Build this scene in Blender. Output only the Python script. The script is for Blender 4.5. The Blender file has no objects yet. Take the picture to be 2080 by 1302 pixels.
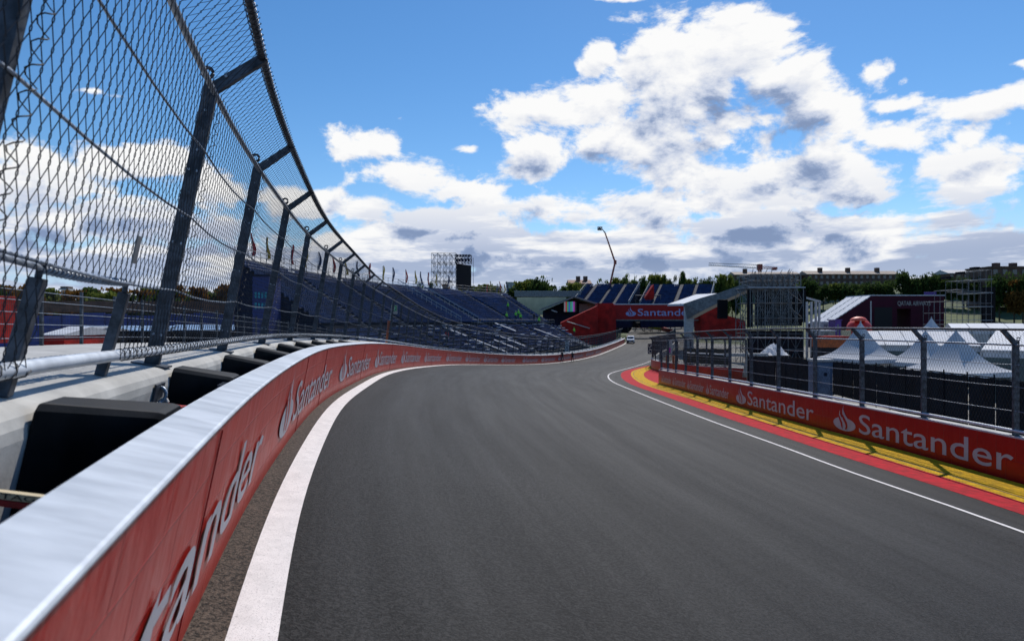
import bpy, bmesh, math, random
import numpy as np
from mathutils import Vector, Matrix
random.seed(7); rng=np.random.RandomState(7)
sc=bpy.context.scene; R=math.radians
# ---------------------------------------------------------------- camera
cd=bpy.data.cameras.new('camera'); cam=bpy.data.objects.new('camera',cd); sc.collection.objects.link(cam)
cam.location=(0,0,0); cam.rotation_euler=(R(90),0,0)
cd.sensor_width=36; cd.lens=36*1387/2080; cd.clip_start=.05; cd.clip_end=9000
cd.dof.use_dof=True; cd.dof.focus_distance=9.0; cd.dof.aperture_fstop=2.8
sc.camera=cam
sc.view_settings.view_transform='Standard'; sc.view_settings.look='None'; sc.view_settings.gamma=1
sc.view_settings.exposure=EXPOSURE=0.0
# ---------------------------------------------------------------- sun
SAZ,SEL=R(20),R(50)
sd=Vector((math.sin(SAZ)*math.cos(SEL),math.cos(SAZ)*math.cos(SEL),math.sin(SEL)))
sl=bpy.data.lights.new('sun','SUN'); sl.energy=4.0; sl.angle=R(.5); sl.color=(1,.95,.88)
so=bpy.data.objects.new('sun',sl); sc.collection.objects.link(so); so.location=(20,60,90)
so.rotation_euler=sd.to_track_quat('Z','Y').to_euler()
# ---------------------------------------------------------------- world: sky + clouds in the direction domain
w=bpy.data.worlds.new('World'); sc.world=w; w.use_nodes=True
nt=w.node_tree; nt.nodes.clear(); L=nt.links.new
def N(t,tree=None,**k):
    n=(tree or nt).nodes.new(t)
    for a,b in k.items(): setattr(n,a,b)
    return n
def mathn(tree,op,a,b=None,c=None,clamp=False):
    n=tree.nodes.new('ShaderNodeMath'); n.operation=op; n.use_clamp=clamp
    for i,v in enumerate((a,b,c)):
        if v is None: continue
        if isinstance(v,(int,float)): n.inputs[i].default_value=v
        else: tree.links.new(v,n.inputs[i])
    return n.outputs[0]
def vmath(tree,op,a,b=None,c=None):
    n=tree.nodes.new('ShaderNodeVectorMath'); n.operation=op
    for i,v in enumerate((a,b,c)):
        if v is None: continue
        if isinstance(v,tuple): n.inputs[i].default_value=v
        else: tree.links.new(v,n.inputs[i])
    return n
# cumulus heaps: azimuth/elevation given as slopes (x/y, z/y), radii as slopes, weight
BL=[ # px, py, rx, ry, weight (converted to directions below)
(1490,105,120,75,1.1),(1345,135,85,65,1.05),(1610,165,95,55,1.0),(1400,200,120,50,1.0),(1130,240,120,40,1.0),(1230,215,70,50,1.),(1265,290,130,60,1.1),(1110,320,90,40,.95),(1370,280,70,50,.9),(1350,350,80,40,.9),
(1660,235,95,60,1.1),(1790,280,95,30,.95),(1500,265,60,35,.9),(1560,358,140,54,1.25),(1690,380,90,40,1.1),(1500,285,85,34,.92),(735,303,78,38,1.2),(830,366,110,44,1.25),(950,390,100,30,1.0),
(1215,118,28,26,.95),(1775,150,40,30,.9),(1822,210,50,18,.9),(1870,250,30,22,.8),(2005,212,85,26,1.15),(2032,268,15,11,.9),(1945,292,38,26,.95),(1975,355,85,50,1.15),(2060,140,24,12,.9),(1822,163,18,9,.8),
(810,244,16,9,.75),(945,296,26,9,.7),(1535,14,42,11,.8),(1270,0,50,8,.7),
(300,330,120,45,1.1),(80,370,140,50,1.15),(430,380,60,40,.95),(215,195,38,9,.7),
(1200,425,260,38,1.05),(700,430,170,34,1.1),(880,450,200,30,1.05),(200,440,330,45,1.1),(1480,455,170,30,1.0),(1740,465,110,26,.95),(1950,455,70,22,.85),
(1000,500,500,38,1.15),(1500,512,380,36,1.15),(250,530,420,36,1.05),(700,520,260,34,1.1),(1990,500,110,42,.95),(1780,545,60,14,.7),(-300,450,330,90,1.0),(2500,380,330,110,1.0),(-700,250,300,80,.9),(3000,250,300,80,.9),(1000,565,1100,22,1.0),(300,590,700,16,.9),(1250,585,420,16,.95)]
g=bpy.data.node_groups.new('cloud_density','ShaderNodeTree')
g.interface.new_socket('dir',in_out='INPUT',socket_type='NodeSocketVector')
g.interface.new_socket('dens',in_out='OUTPUT',socket_type='NodeSocketFloat')
gi=g.nodes.new('NodeGroupInput'); go=g.nodes.new('NodeGroupOutput'); D=gi.outputs[0]
def noise(tree,vec,scale,detail,rough,lac=2.0,dist=0.0):
    n=tree.nodes.new('ShaderNodeTexNoise'); n.inputs['Scale'].default_value=scale; n.inputs['Detail'].default_value=detail
    n.inputs['Roughness'].default_value=rough; n.inputs['Lacunarity'].default_value=lac; n.inputs['Distortion'].default_value=dist
    tree.links.new(vec,n.inputs['Vector']); return n.outputs['Fac']
warp=g.nodes.new('ShaderNodeTexNoise'); warp.inputs['Scale'].default_value=9; warp.inputs['Detail'].default_value=3; g.links.new(D,warp.inputs['Vector'])
wv=vmath(g,'SUBTRACT',warp.outputs['Color'],(.5,.5,.5)).outputs[0]
wv=vmath(g,'MULTIPLY',wv,(.09,.09,.04)).outputs[0]
DW=vmath(g,'ADD',D,wv).outputs[0]
acc=None
for px,py,rx,ry,wt in BL:
    X=(px-1040)/1387; Z=(651-py)/1387; ln=math.sqrt(1+X*X+Z*Z); c=Vector((X,1,Z))/ln
    sx=1387/rx*(1+X*X)**.5*.93; sz=1387/ry*(1+X*X)**.5*.93
    S=(sx,sx,sz)
    m=vmath(g,'MULTIPLY_ADD',DW,S,(-c.x*sx,-c.y*sx,-c.z*sz)).outputs[0]
    d=vmath(g,'LENGTH',m).outputs['Value']
    v=mathn(g,'MULTIPLY_ADD',d,-wt*.66,wt*1.04)
    acc=v if acc is None else mathn(g,'SMOOTH_MAX',acc,v,.22)
acc=mathn(g,'MAXIMUM',acc,-.6)
st=vmath(g,'MULTIPLY',D,(1,1,1.75)).outputs[0]
n1=noise(g,st,7,8,.60,2.1,.45); n2=noise(g,st,24,6,.62)
n1=mathn(g,'MULTIPLY_ADD',n1,2.3,-1.15); n2=mathn(g,'MULTIPLY_ADD',n2,1.0,-.5)
o=mathn(g,'ADD',mathn(g,'ADD',acc,n1),n2)
sg=g.nodes.new('ShaderNodeSeparateXYZ'); g.links.new(D,sg.inputs[0])
lowc=g.nodes.new('ShaderNodeMapRange'); lowc.interpolation_type='SMOOTHSTEP'; g.links.new(sg.outputs[2],lowc.inputs[0])
for i_,q_ in enumerate((.125,.05,0,.55)): lowc.inputs[i_+1].default_value=q_
gap=noise(g,vmath(g,'MULTIPLY',D,(1,1,3.5)).outputs[0],4.5,3,.5)
gp=g.nodes.new('ShaderNodeMapRange'); g.links.new(gap,gp.inputs[0])
for i_,q_ in enumerate((.38,.55,.25,1.15)): gp.inputs[i_+1].default_value=q_
o=mathn(g,'ADD',o,mathn(g,'MULTIPLY',lowc.outputs[0],gp.outputs[0]))
g.links.new(mathn(g,'SUBTRACT',o,.42),go.inputs[0])
tc=N('ShaderNodeTexCoord'); Dn=vmath(nt,'NORMALIZE',tc.outputs['Generated']).outputs[0]
def dens(off):
    n=nt.nodes.new('ShaderNodeGroup'); n.node_tree=g
    v=vmath(nt,'ADD',Dn,off).outputs[0] if off else Dn
    L(v,n.inputs[0]); return n.outputs[0]
d0=dens(None); d1=dens((.007,0,.016)); d2=dens((.01,0,.075))
def mr(tree,v,a,b,c=0.,d=1.,smooth=True):
    n=tree.nodes.new('ShaderNodeMapRange'); n.interpolation_type='SMOOTHSTEP' if smooth else 'LINEAR'
    for i,q in enumerate((a,b,c,d)): n.inputs[i+1].default_value=q
    tree.links.new(v,n.inputs[0]); return n.outputs[0]
cov=mr(nt,d0,-.11,.24)
# optical depth toward the sun (above): thick -> grey base
relief=mathn(nt,'MULTIPLY',mathn(nt,'SUBTRACT',d1,d0),.95)
above=mathn(nt,'ADD',relief,mathn(nt,'MULTIPLY',mathn(nt,'MAXIMUM',d2,0.),1.0))
thick=mathn(nt,'ADD',above,mathn(nt,'MULTIPLY',mathn(nt,'MAXIMUM',d0,0.),.55))
shade=mr(nt,thick,.12,1.05,0,1,False)
sep=N('ShaderNodeSeparateXYZ'); L(Dn,sep.inputs[0])
low=mr(nt,sep.outputs[2],.225,.07,0,1)
big=noise(nt,vmath(nt,'MULTIPLY',Dn,(1,1,6)).outputs[0],6,5,.6)
band=mathn(nt,'MULTIPLY',low,mr(nt,big,.38,.56))
shade=mathn(nt,'MAXIMUM',mathn(nt,'MULTIPLY',shade,.82),mathn(nt,'MULTIPLY',band,.64))
cr=N('ShaderNodeValToRGB'); el=cr.color_ramp.elements
el[0].position=0; el[0].color=(1.0,1.0,1.0,1); el[1].position=1; el[1].color=(.16,.23,.40,1)
e=el.new(.22); e.color=(.86,.88,.93,1)
e=el.new(.45); e.color=(.62,.68,.82,1)
e=el.new(.70); e.color=(.29,.38,.58,1)
L(shade,cr.inputs[0])
sky=N('ShaderNodeTexSky',sky_type='NISHITA'); sky.sun_disc=False; sky.sun_elevation=SEL; sky.sun_rotation=SAZ; sky.air_density=1.0; sky.dust_density=.15; sky.ozone_density=3.0; sky.altitude=600
b1=N('ShaderNodeBackground'); b1.inputs[1].default_value=.12
hs=N('ShaderNodeHueSaturation'); hs.inputs['Saturation'].default_value=1.25; L(sky.outputs[0],hs.inputs['Color']); 
hz=N('ShaderNodeMix',data_type='RGBA'); L(mr(nt,sep.outputs[2],.0,.16,1,0),hz.inputs[0]); L(hs.outputs[0],hz.inputs[6]); hz.inputs[7].default_value=(3.6,5.0,7.0,1); L(hz.outputs[2],b1.inputs[0])
b2=N('ShaderNodeBackground'); b2.inputs[1].default_value=.97
hz2=N('ShaderNodeMix',data_type='RGBA'); L(mr(nt,sep.outputs[2],.01,.10,.6,0),hz2.inputs[0]); L(cr.outputs[0],hz2.inputs[6]); hz2.inputs[7].default_value=(.60,.68,.82,1); L(hz2.outputs[2],b2.inputs[0])
up=mr(nt,sep.outputs[2],0.0,.02)
mx=N('ShaderNodeMixShader'); L(mathn(nt,'MULTIPLY',cov,up),mx.inputs[0]); L(b1.outputs[0],mx.inputs[1]); L(b2.outputs[0],mx.inputs[2])
ow=N('ShaderNodeOutputWorld'); L(mx.outputs[0],ow.inputs[0])
w.cycles.sampling_method='MANUAL'; w.cycles.sample_map_resolution=512
sc.cycles.max_bounces=5; sc.cycles.diffuse_bounces=2; sc.cycles.glossy_bounces=2; sc.cycles.transparent_max_bounces=6; sc.cycles.caustics_reflective=False; sc.cycles.caustics_refractive=False
sc.cycles.use_denoising=True
# ---------------------------------------------------------------- helpers
COL=sc.collection
def tag(o,label=None,cat=None,group=None,kind=None):
    if label and not 4<=len(label.split())<=16: print('LABEL',len(label.split()),label)
    if label: o['label']=label
    if cat: o['category']=cat
    if group: o['group']=group
    if kind: o['kind']=kind
    return o
def empty(name,loc,label=None,cat=None,group=None,rz=0):
    o=bpy.data.objects.new(name,None); COL.objects.link(o); o.location=loc; o.rotation_euler=(0,0,rz); o.empty_display_size=.3
    return tag(o,label,cat,group)
class MB:
    """collects polygons; world=True builds in world space and re-bases to the parent"""
    def __init__(s): s.v=[];s.f=[];s.m=[];s.n=0;s.uv=None
    def add(s,v,f,m=0):
        v=np.asarray(v,float).reshape(-1,3); s.v.append(v)
        for q in f: s.f.append([i+s.n for i in q])
        s.m+= [m]*len(f); s.n+=len(v); return s
    def box(s,c,h,ax=None,m=0):
        c=np.array(c,float); A=np.eye(3) if ax is None else np.array(ax,float)
        P=[c+sx*h[0]*A[0]+sy*h[1]*A[1]+sz*h[2]*A[2] for sx in(-1,1) for sy in(-1,1) for sz in(-1,1)]
        return s.add(P,[(0,1,3,2),(4,6,7,5),(0,4,5,1),(2,3,7,6),(0,2,6,4),(1,5,7,3)],m)
    def bx(s,x0,x1,y0,y1,z0,z1,m=0): return s.box(((x0+x1)/2,(y0+y1)/2,(z0+z1)/2),(abs(x1-x0)/2,abs(y1-y0)/2,abs(z1-z0)/2),None,m)
    def tube(s,pts,r,n=6,m=0,cap=True):
        P=np.asarray(pts,float); rr=np.broadcast_to(np.asarray(r,float),(len(P),)); T=np.gradient(P,axis=0) if len(P)>2 else np.tile(P[-1]-P[0],(2,1))
        T/=np.linalg.norm(T,axis=1)[:,None]+1e-12; ref=np.array([0,0,1.]) if abs(T[0][2])<.9 else np.array([1.,0,0])
        V=[]; 
        for p,t,q in zip(P,T,rr):
            a=np.cross(ref,t); a/=np.linalg.norm(a)+1e-12; b=np.cross(t,a)
            for k in range(n):
                an=2*math.pi*k/n; V.append(p+q*(math.cos(an)*a+math.sin(an)*b))
        F=[]
        for i in range(len(P)-1):
            for k in range(n): F.append((i*n+k,i*n+(k+1)%n,(i+1)*n+(k+1)%n,(i+1)*n+k))
        if cap: F.append(tuple(range(n-1,-1,-1))); F.append(tuple((len(P)-1)*n+k for k in range(n)))
        return s.add(V,F,m)
    def grid(s,G,m=0,flip=False):
        G=np.asarray(G,float); a,b=G.shape[:2]; F=[]
        for i in range(a-1):
            for j in range(b-1):
                q=(i*b+j,(i+1)*b+j,(i+1)*b+j+1,i*b+j+1); F.append(q[::-1] if flip else q)
        return s.add(G.reshape(-1,3),F,m)
    def loft(s,rings,closed=True,cap=True,m=0):
        R_=np.asarray(rings,float); a,b=R_.shape[:2]; F=[]
        for i in range(a-1):
            for j in range(b if closed else b-1): F.append((i*b+j,i*b+(j+1)%b,(i+1)*b+(j+1)%b,(i+1)*b+j))
        if cap and closed: F.append(tuple(range(b-1,-1,-1))); F.append(tuple((a-1)*b+k for k in range(b)))
        return s.add(R_.reshape(-1,3),F,m)
    def build(s,name,mats,parent=None,smooth=False,local=False,kind=None,label=None,cat=None,group=None,fixn=False,bevel=0):
        me=bpy.data.meshes.new(name); V=np.concatenate(s.v) if s.v else np.zeros((0,3))
        if parent is not None and not local:
            o=parent; t=np.zeros(3)
            while o is not None: t+=np.array(o.location); o=o.parent
            V=V-t
        me.from_pydata(V.tolist(),[],s.f)
        if not isinstance(mats,(list,tuple)): mats=[mats]
        for q in mats: me.materials.append(q)
        if len(mats)>1: me.polygons.foreach_set('material_index',s.m)
        if smooth: me.polygons.foreach_set('use_smooth',[True]*len(me.polygons))
        me.update()
        if smooth=='sharp': me.set_sharp_from_angle(angle=R(28))
        if fixn:
            bm=bmesh.new(); bm.from_mesh(me); bmesh.ops.recalc_face_normals(bm,faces=bm.faces); bm.to_mesh(me); bm.free()
        o=bpy.data.objects.new(name,me); COL.objects.link(o)
        if parent is not None: o.parent=parent
        if bevel:
            b=o.modifiers.new('bevel','BEVEL'); b.width=bevel; b.segments=2; b.limit_method='ANGLE'
        return tag(o,label,cat,group,kind)
def copy_tree(o,parent=None):
    c=o.copy(); COL.objects.link(c)
    if parent is not None: c.parent=parent
    for ch in list(o.children): copy_tree(ch,c)
    return c
# ---------------------------------------------------------------- materials
def mat(name,col,rough=.6,metal=0.,var=.12,vs=3.,bump=0.,bs=30.,spec=.5,col2=None,stretch=(1,1,1),detail=5,emit=None,coat=0,trans=0):
    m=bpy.data.materials.new(name); m.use_nodes=True; t=m.node_tree; b=t.nodes['Principled BSDF']
    b.inputs['Roughness'].default_value=rough; b.inputs['Metallic'].default_value=metal; b.inputs['Specular IOR Level'].default_value=spec
    b.inputs['Coat Weight'].default_value=coat
    tcn=t.nodes.new('ShaderNodeTexCoord'); mp=t.nodes.new('ShaderNodeMapping'); mp.inputs['Scale'].default_value=stretch; t.links.new(tcn.outputs['Object'],mp.inputs[0])
    f=noise(t,mp.outputs[0],vs,detail,.6)
    mxn=t.nodes.new('ShaderNodeMix'); mxn.data_type='RGBA'
    c2=col2 if col2 else tuple(min(1,c*(1+2*var)) for c in col); c1=tuple(c*(1-2*var) for c in col) if not col2 else col
    mxn.inputs[6].default_value=(*c1,1); mxn.inputs[7].default_value=(*c2,1)
    t.links.new(mr(t,f,.3,.7,0,1),mxn.inputs[0]); t.links.new(mxn.outputs[2],b.inputs['Base Color'])
    t.links.new(mathn(t,'MULTIPLY_ADD',f,.25,rough-.125,clamp=True),b.inputs['Roughness'])
    if bump:
        bn=t.nodes.new('ShaderNodeBump'); bn.inputs['Strength'].default_value=1; bn.inputs['Distance'].default_value=bump
        t.links.new(noise(t,mp.outputs[0],bs,4,.6),bn.inputs['Height']); t.links.new(bn.outputs[0],b.inputs['Normal'])
    if emit: b.inputs['Emission Color'].default_value=(*col,1); b.inputs['Emission Strength'].default_value=emit
    return m
def translucent(name,col,col2,vs,f=.45):
    m=mat(name,col,.8,0,.2,vs,col2=col2,spec=.1); t=m.node_tree; b=t.nodes['Principled BSDF']; src=b.inputs['Base Color'].links[0].from_socket
    tr=t.nodes.new('ShaderNodeBsdfTranslucent'); t.links.new(src,tr.inputs[0]); mx=t.nodes.new('ShaderNodeMixShader'); mx.inputs[0].default_value=f
    t.links.new(b.outputs[0],mx.inputs[1]); t.links.new(tr.outputs[0],mx.inputs[2]); t.links.new(mx.outputs[0],t.nodes['Material Output'].inputs[0]); return m
M={}
M['steel']=mat('galvanised_steel',(.060,.070,.088),.48,.55,.30,9,.0006,60)
M['steel_lt']=mat('bright_galvanised_steel',(.30,.34,.40),.45,.35,.15,14,.0004,60)
M['wire']=mat('wire',(.035,.038,.045),.5,.5,.2,8)
M['cable']=mat('steel_cable',(.26,.30,.36),.45,.35,.2,30)
M['cap']=mat('barrier_cap_metal',(.58,.62,.67),.42,.18,.06,2.2,.0004,25,stretch=(1.0,4,1),detail=8)
M['conc']=mat('concrete',(.43,.42,.395),.8,0,.10,2.2,.0015,45)
M['conc_side']=mat('concrete_dull',(.30,.30,.29),.85,0,.12,1.5,.002,30)
M['black']=mat('black_polyethylene',(.006,.006,.007),.55,0,.25,4,.001,40,spec=.2)
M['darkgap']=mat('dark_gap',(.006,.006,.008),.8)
M['red']=mat('red_vinyl',(.34,.010,.010),.6,0,.12,2.0,spec=.25)
M['redsheet']=mat('red_sheet',(.36,.015,.012),.75,0,.2,.5,.02,2.0,spec=.2)
M['white_ink']=mat('pale_lettering',(.44,.43,.47),.45,0,.04)
M['white_line']=mat('white_road_paint',(.72,.68,.66),.8,0,.04,6,.002,260,col2=None,detail=8)
M['red_paint']=mat('red_kerb_paint',(.40,.014,.022),.85,0,.14,4,.002,200,spec=.12)
M['yel_paint']=mat('yellow_kerb_paint',(.54,.31,.010),.85,0,.14,4,.002,200,spec=.12)
M['kerb_dark']=mat('kerb_groove',(.05,.035,.02),.8)
M['navy']=mat('navy_plastic_seat',(.014,.042,.125),.6,0,.2,.6,spec=.2)
M['navy_dk']=mat('navy_dark',(.007,.013,.038),.7,0,.2,.4,spec=.2)
M['tread']=mat('stand_tread',(.022,.026,.036),.8,0,.2,.8,spec=.2)
M['greymetal']=mat('grey_metal',(.16,.17,.18),.5,.5,.15,2)
M['ltgrey']=mat('light_grey_paint',(.42,.42,.42),.6,0,.1,2)
M['white']=mat('white_membrane',(.56,.58,.62),.7,0,.06,.8,.004,3)
M['tentcloth']=translucent('tent_membrane',(.58,.60,.64),(.64,.66,.69),.8,.22)
M['white2']=mat('white_gloss',(.75,.77,.80),.3,0,.03,1,coat=.5)
M['maroon']=mat('maroon_cladding',(.045,.006,.018),.75,0,.12,.4,spec=.2)
M['screen']=mat('black_screen',(.005,.005,.008),.6,0,.2,.4,spec=.12)
M['mesh_dark']=mat('black_fabric_screen',(.006,.008,.012),.9,0,.25,1.2,.01,3,spec=.1)
M['green_grey']=mat('greygreen_panel',(.09,.13,.13),.5,0,.15,.5)
M['blue']=mat('blue_hoarding',(.020,.040,.20),.55,0,.2,.3)
M['blue_toilet']=mat('blue_plastic',(.06,.11,.20),.45,0,.1,2)
M['orange']=mat('orange_paint',(.45,.095,.012),.5,0,.15,2)
M['yellow']=mat('yellow_fabric',(.65,.42,.04),.6)
M['redfab']=mat('red_fabric',(.55,.03,.03),.6)
M['glass']=mat('dark_glass',(.015,.02,.03),.08,0,.1,1,spec=.8)
M['tyre']=mat('tyre_rubber',(.02,.02,.02),.8)
M['hivis']=mat('hivis_green',(.22,.75,.06),.7)
M['skin']=mat('skin',(.35,.19,.13),.6)
M['cloth_dk']=mat('dark_clothing',(.015,.016,.022),.8)
M['brick']=mat('brown_brick_wall',(.11,.060,.040),.8,0,.2,.4)
M['rooft']=mat('clay_roof',(.24,.13,.085),.8,0,.2,.5)
M['rooflt']=mat('tan_roof',(.30,.235,.185),.8,0,.12,.3)
M['cream']=mat('cream_wall',(.62,.52,.34),.8,0,.1,.2)
M['bark']=mat('bark',(.06,.045,.03),.9)
M['leafA']=translucent('leaf_dark',(.030,.058,.016),(.070,.105,.028),.5)
M['leafB']=translucent('leaf_olive',(.085,.115,.022),(.17,.19,.040),.5)
M['leafC']=translucent('leaf_autumn',(.13,.065,.018),(.20,.10,.025),.5)
M['purple']=mat('purple_fabric',(.10,.04,.25),.6)
M['magenta']=mat('magenta_fabric',(.5,.02,.28),.6)
M['green']=mat('green_print',(.02,.35,.12),.5)
M['cyan']=mat('cyan_print',(.02,.35,.45),.5)
M['crane']=mat('crane_red',(.30,.045,.03),.5,0,.1,1)
M['straw']=mat('red_strap',(.40,.015,.02),.6,0,.2,20,.003,50)
# asphalt (UV: u = metres across from the left edge, v = metres along)
def asphalt():
    m=bpy.data.materials.new('asphalt'); m.use_nodes=True; t=m.node_tree; b=t.nodes['Principled BSDF']; l=t.links.new
    uv=t.nodes.new('ShaderNodeUVMap'); tcn=t.nodes.new('ShaderNodeTexCoord'); P=tcn.outputs['Object']
    stx=vmath(t,'MULTIPLY',uv.outputs[0],(1,.06,1)).outputs[0]
    s1=noise(t,stx,2.3,5,.65); s2=noise(t,stx,.45,3,.5); s3=noise(t,P,.09,4,.6)
    g1=noise(t,P,70,2,.9); g2=noise(t,P,30,2,.9); g3=noise(t,P,9,4,.75)
    base=mathn(t,'MULTIPLY_ADD',s1,.010,.026)
    base=mathn(t,'MULTIPLY_ADD',s2,.020,mathn(t,'SUBTRACT',base,.012))
    base=mathn(t,'MULTIPLY_ADD',mr(t,s3,.35,.7),.014,base)
    gr=mathn(t,'ADD',mathn(t,'MULTIPLY',mr(t,g1,.44,.58,.0,2.4),.55),mathn(t,'ADD',mathn(t,'MULTIPLY',mr(t,g2,.45,.57,.0,2.8),.62),mathn(t,'MULTIPLY',mr(t,g3,.35,.65,0,1),.30)))
    base=mathn(t,'MULTIPLY',mathn(t,'MULTIPLY',base,gr),.35)
    sx=t.nodes.new('ShaderNodeSeparateXYZ'); l(uv.outputs[0],sx.inputs[0])
    edge=mr(t,mathn(t,'MULTIPLY_ADD',noise(t,P,3,4,.6),.10,sx.outputs[0]),.24,.36,1,0)
    c1=t.nodes.new('ShaderNodeCombineColor')
    for i,k in enumerate((1.04,1.0,.99)): l(mathn(t,'MULTIPLY',base,k),c1.inputs[i])
    c2=t.nodes.new('ShaderNodeCombineColor')
    for i,k in enumerate((3.6,2.75,2.1)): l(mathn(t,'MULTIPLY',base,k),c2.inputs[i])
    mx=t.nodes.new('ShaderNodeMix'); mx.data_type='RGBA'; l(edge,mx.inputs[0]); l(c1.outputs[0],mx.inputs[6]); l(c2.outputs[0],mx.inputs[7]); l(mx.outputs[2],b.inputs['Base Color'])
    l(mathn(t,'MULTIPLY_ADD',s1,-.20,.72),b.inputs['Roughness']); l(mathn(t,'MULTIPLY_ADD',mr(t,noise(t,vmath(t,'MULTIPLY',uv.outputs[0],(1,.012,1)).outputs[0],.9,4,.6),.3,.7),.045,.095),b.inputs['Specular IOR Level'])
    bn=t.nodes.new('ShaderNodeBump'); bn.inputs['Distance'].default_value=.005; l(mathn(t,'ADD',g1,mathn(t,'MULTIPLY',g2,1.3)),bn.inputs['Height']); l(bn.outputs[0],b.inputs['Normal'])
    return m
M['asphalt']=asphalt()
def banner_mat(name,col,col2,rows=5):
    """vinyl stretched over stacked steel tubes; UV u = metres along, v = metres up"""
    m=bpy.data.materials.new(name); m.use_nodes=True; t=m.node_tree; b=t.nodes['Principled BSDF']; l=t.links.new
    uv=t.nodes.new('ShaderNodeUVMap'); U=uv.outputs[0]
    br=t.nodes.new('ShaderNodeTexBrick'); br.inputs['Scale'].default_value=1; br.inputs['Brick Width'].default_value=.62; br.inputs['Row Height'].default_value=1.2/rows
    br.inputs['Mortar Size'].default_value=.009; br.inputs['Mortar Smooth'].default_value=.6; br.inputs['Color1'].default_value=(1,1,1,1); br.inputs['Color2'].default_value=(.9,.9,.9,1); br.inputs['Mortar'].default_value=(0,0,0,1)
    wob=noise(t,U,2.2,3,.6); uu=vmath(t,'ADD',U,vmath(t,'MULTIPLY',t.nodes.new('ShaderNodeTexCoord').outputs['UV'],(0,0,0)).outputs[0]).outputs[0]
    nz=t.nodes.new('ShaderNodeTexNoise'); nz.inputs['Scale'].default_value=3; l(U,nz.inputs['Vector'])
    uu=vmath(t,'ADD',U,vmath(t,'MULTIPLY',nz.outputs['Color'],(.03,.02,0)).outputs[0]).outputs[0]; l(uu,br.inputs['Vector'])
    w1=noise(t,vmath(t,'MULTIPLY',U,(3.5,1.6,1)).outputs[0],1.3,5,.6); w2=noise(t,vmath(t,'MULTIPLY',U,(.8,.8,1)).outputs[0],1.3,4,.6)
    mx=t.nodes.new('ShaderNodeMix'); mx.data_type='RGBA'; mx.inputs[6].default_value=(*col,1); mx.inputs[7].default_value=(*col2,1)
    l(mr(t,w2,.3,.7),mx.inputs[0])
    mx2=t.nodes.new('ShaderNodeMix'); mx2.data_type='RGBA'; mx2.inputs[6].default_value=(col[0]*.55,col[1]*.5,col[2]*.5,1); l(mx.outputs[2],mx2.inputs[7]); l(mr(t,br.outputs['Color'],0,.6,.45,1),mx2.inputs[0]); l(mx2.outputs[2],b.inputs['Base Color'])
    l(mathn(t,'MULTIPLY_ADD',w1,.30,.20),b.inputs['Roughness']); b.inputs['Specular IOR Level'].default_value=.30
    bn=t.nodes.new('ShaderNodeBump'); bn.inputs['Distance'].default_value=.010; l(mathn(t,'ADD',mathn(t,'MULTIPLY',br.outputs['Fac'],-.5),mathn(t,'MULTIPLY',w1,1.2)),bn.inputs['Height']); l(bn.outputs[0],b.inputs['Normal'])
    return m
M['banner']=banner_mat('red_banner_vinyl',(.44,.012,.008),(.52,.034,.020))
M['banner_r']=banner_mat('red_wall_vinyl',(.34,.003,.003),(.40,.005,.004),2)
def ground_mat():
    m=bpy.data.materials.new('ground'); m.use_nodes=True; t=m.node_tree; b=t.nodes['Principled BSDF']; l=t.links.new
    P=t.nodes.new('ShaderNodeTexCoord').outputs['Object']; s=t.nodes.new('ShaderNodeSeparateXYZ'); l(P,s.inputs[0])
    def rgb(a,c,f):
        x=t.nodes.new('ShaderNodeMix'); x.data_type='RGBA'; x.inputs[6].default_value=(*a,1); x.inputs[7].default_value=(*c,1); l(f,x.inputs[0]); return x.outputs[2]
    con=rgb((.17,.16,.14),(.27,.255,.22),noise(t,P,.35,6,.65))
    gra=rgb((.030,.055,.012),(.085,.105,.025),mr(t,noise(t,P,.12,7,.7),.35,.65))
    f=mr(t,mathn(t,'MULTIPLY_ADD',noise(t,P,.05,4,.6),30,s.outputs[1]),185,200)
    x=t.nodes.new('ShaderNodeMix'); x.data_type='RGBA'; l(f,x.inputs[0]); l(con,x.inputs[6]); l(gra,x.inputs[7]); l(x.outputs[2],b.inputs['Base Color'])
    b.inputs['Roughness'].default_value=.9
    bn=t.nodes.new('ShaderNodeBump'); bn.inputs['Distance'].default_value=.02; l(noise(t,P,6,6,.7),bn.inputs['Height']); l(bn.outputs[0],b.inputs['Normal'])
    return m
M['ground']=ground_mat()
def worn_paint():
    m=M['white_line']; t=m.node_tree; b=t.nodes['Principled BSDF']; src=b.inputs['Base Color'].links[0].from_socket
    P=t.nodes.new('ShaderNodeTexCoord').outputs['Object']; f=mr(t,noise(t,P,110,3,.85),.33,.45); f2=mr(t,noise(t,P,5,5,.7),.25,.5,.86,1)
    x=t.nodes.new('ShaderNodeMix'); x.data_type='RGBA'; x.inputs[6].default_value=(.13,.12,.115,1); t.links.new(src,x.inputs[7]); t.links.new(mathn(t,'MULTIPLY',f,f2),x.inputs[0]); t.links.new(x.outputs[2],b.inputs['Base Color'])
worn_paint()

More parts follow.
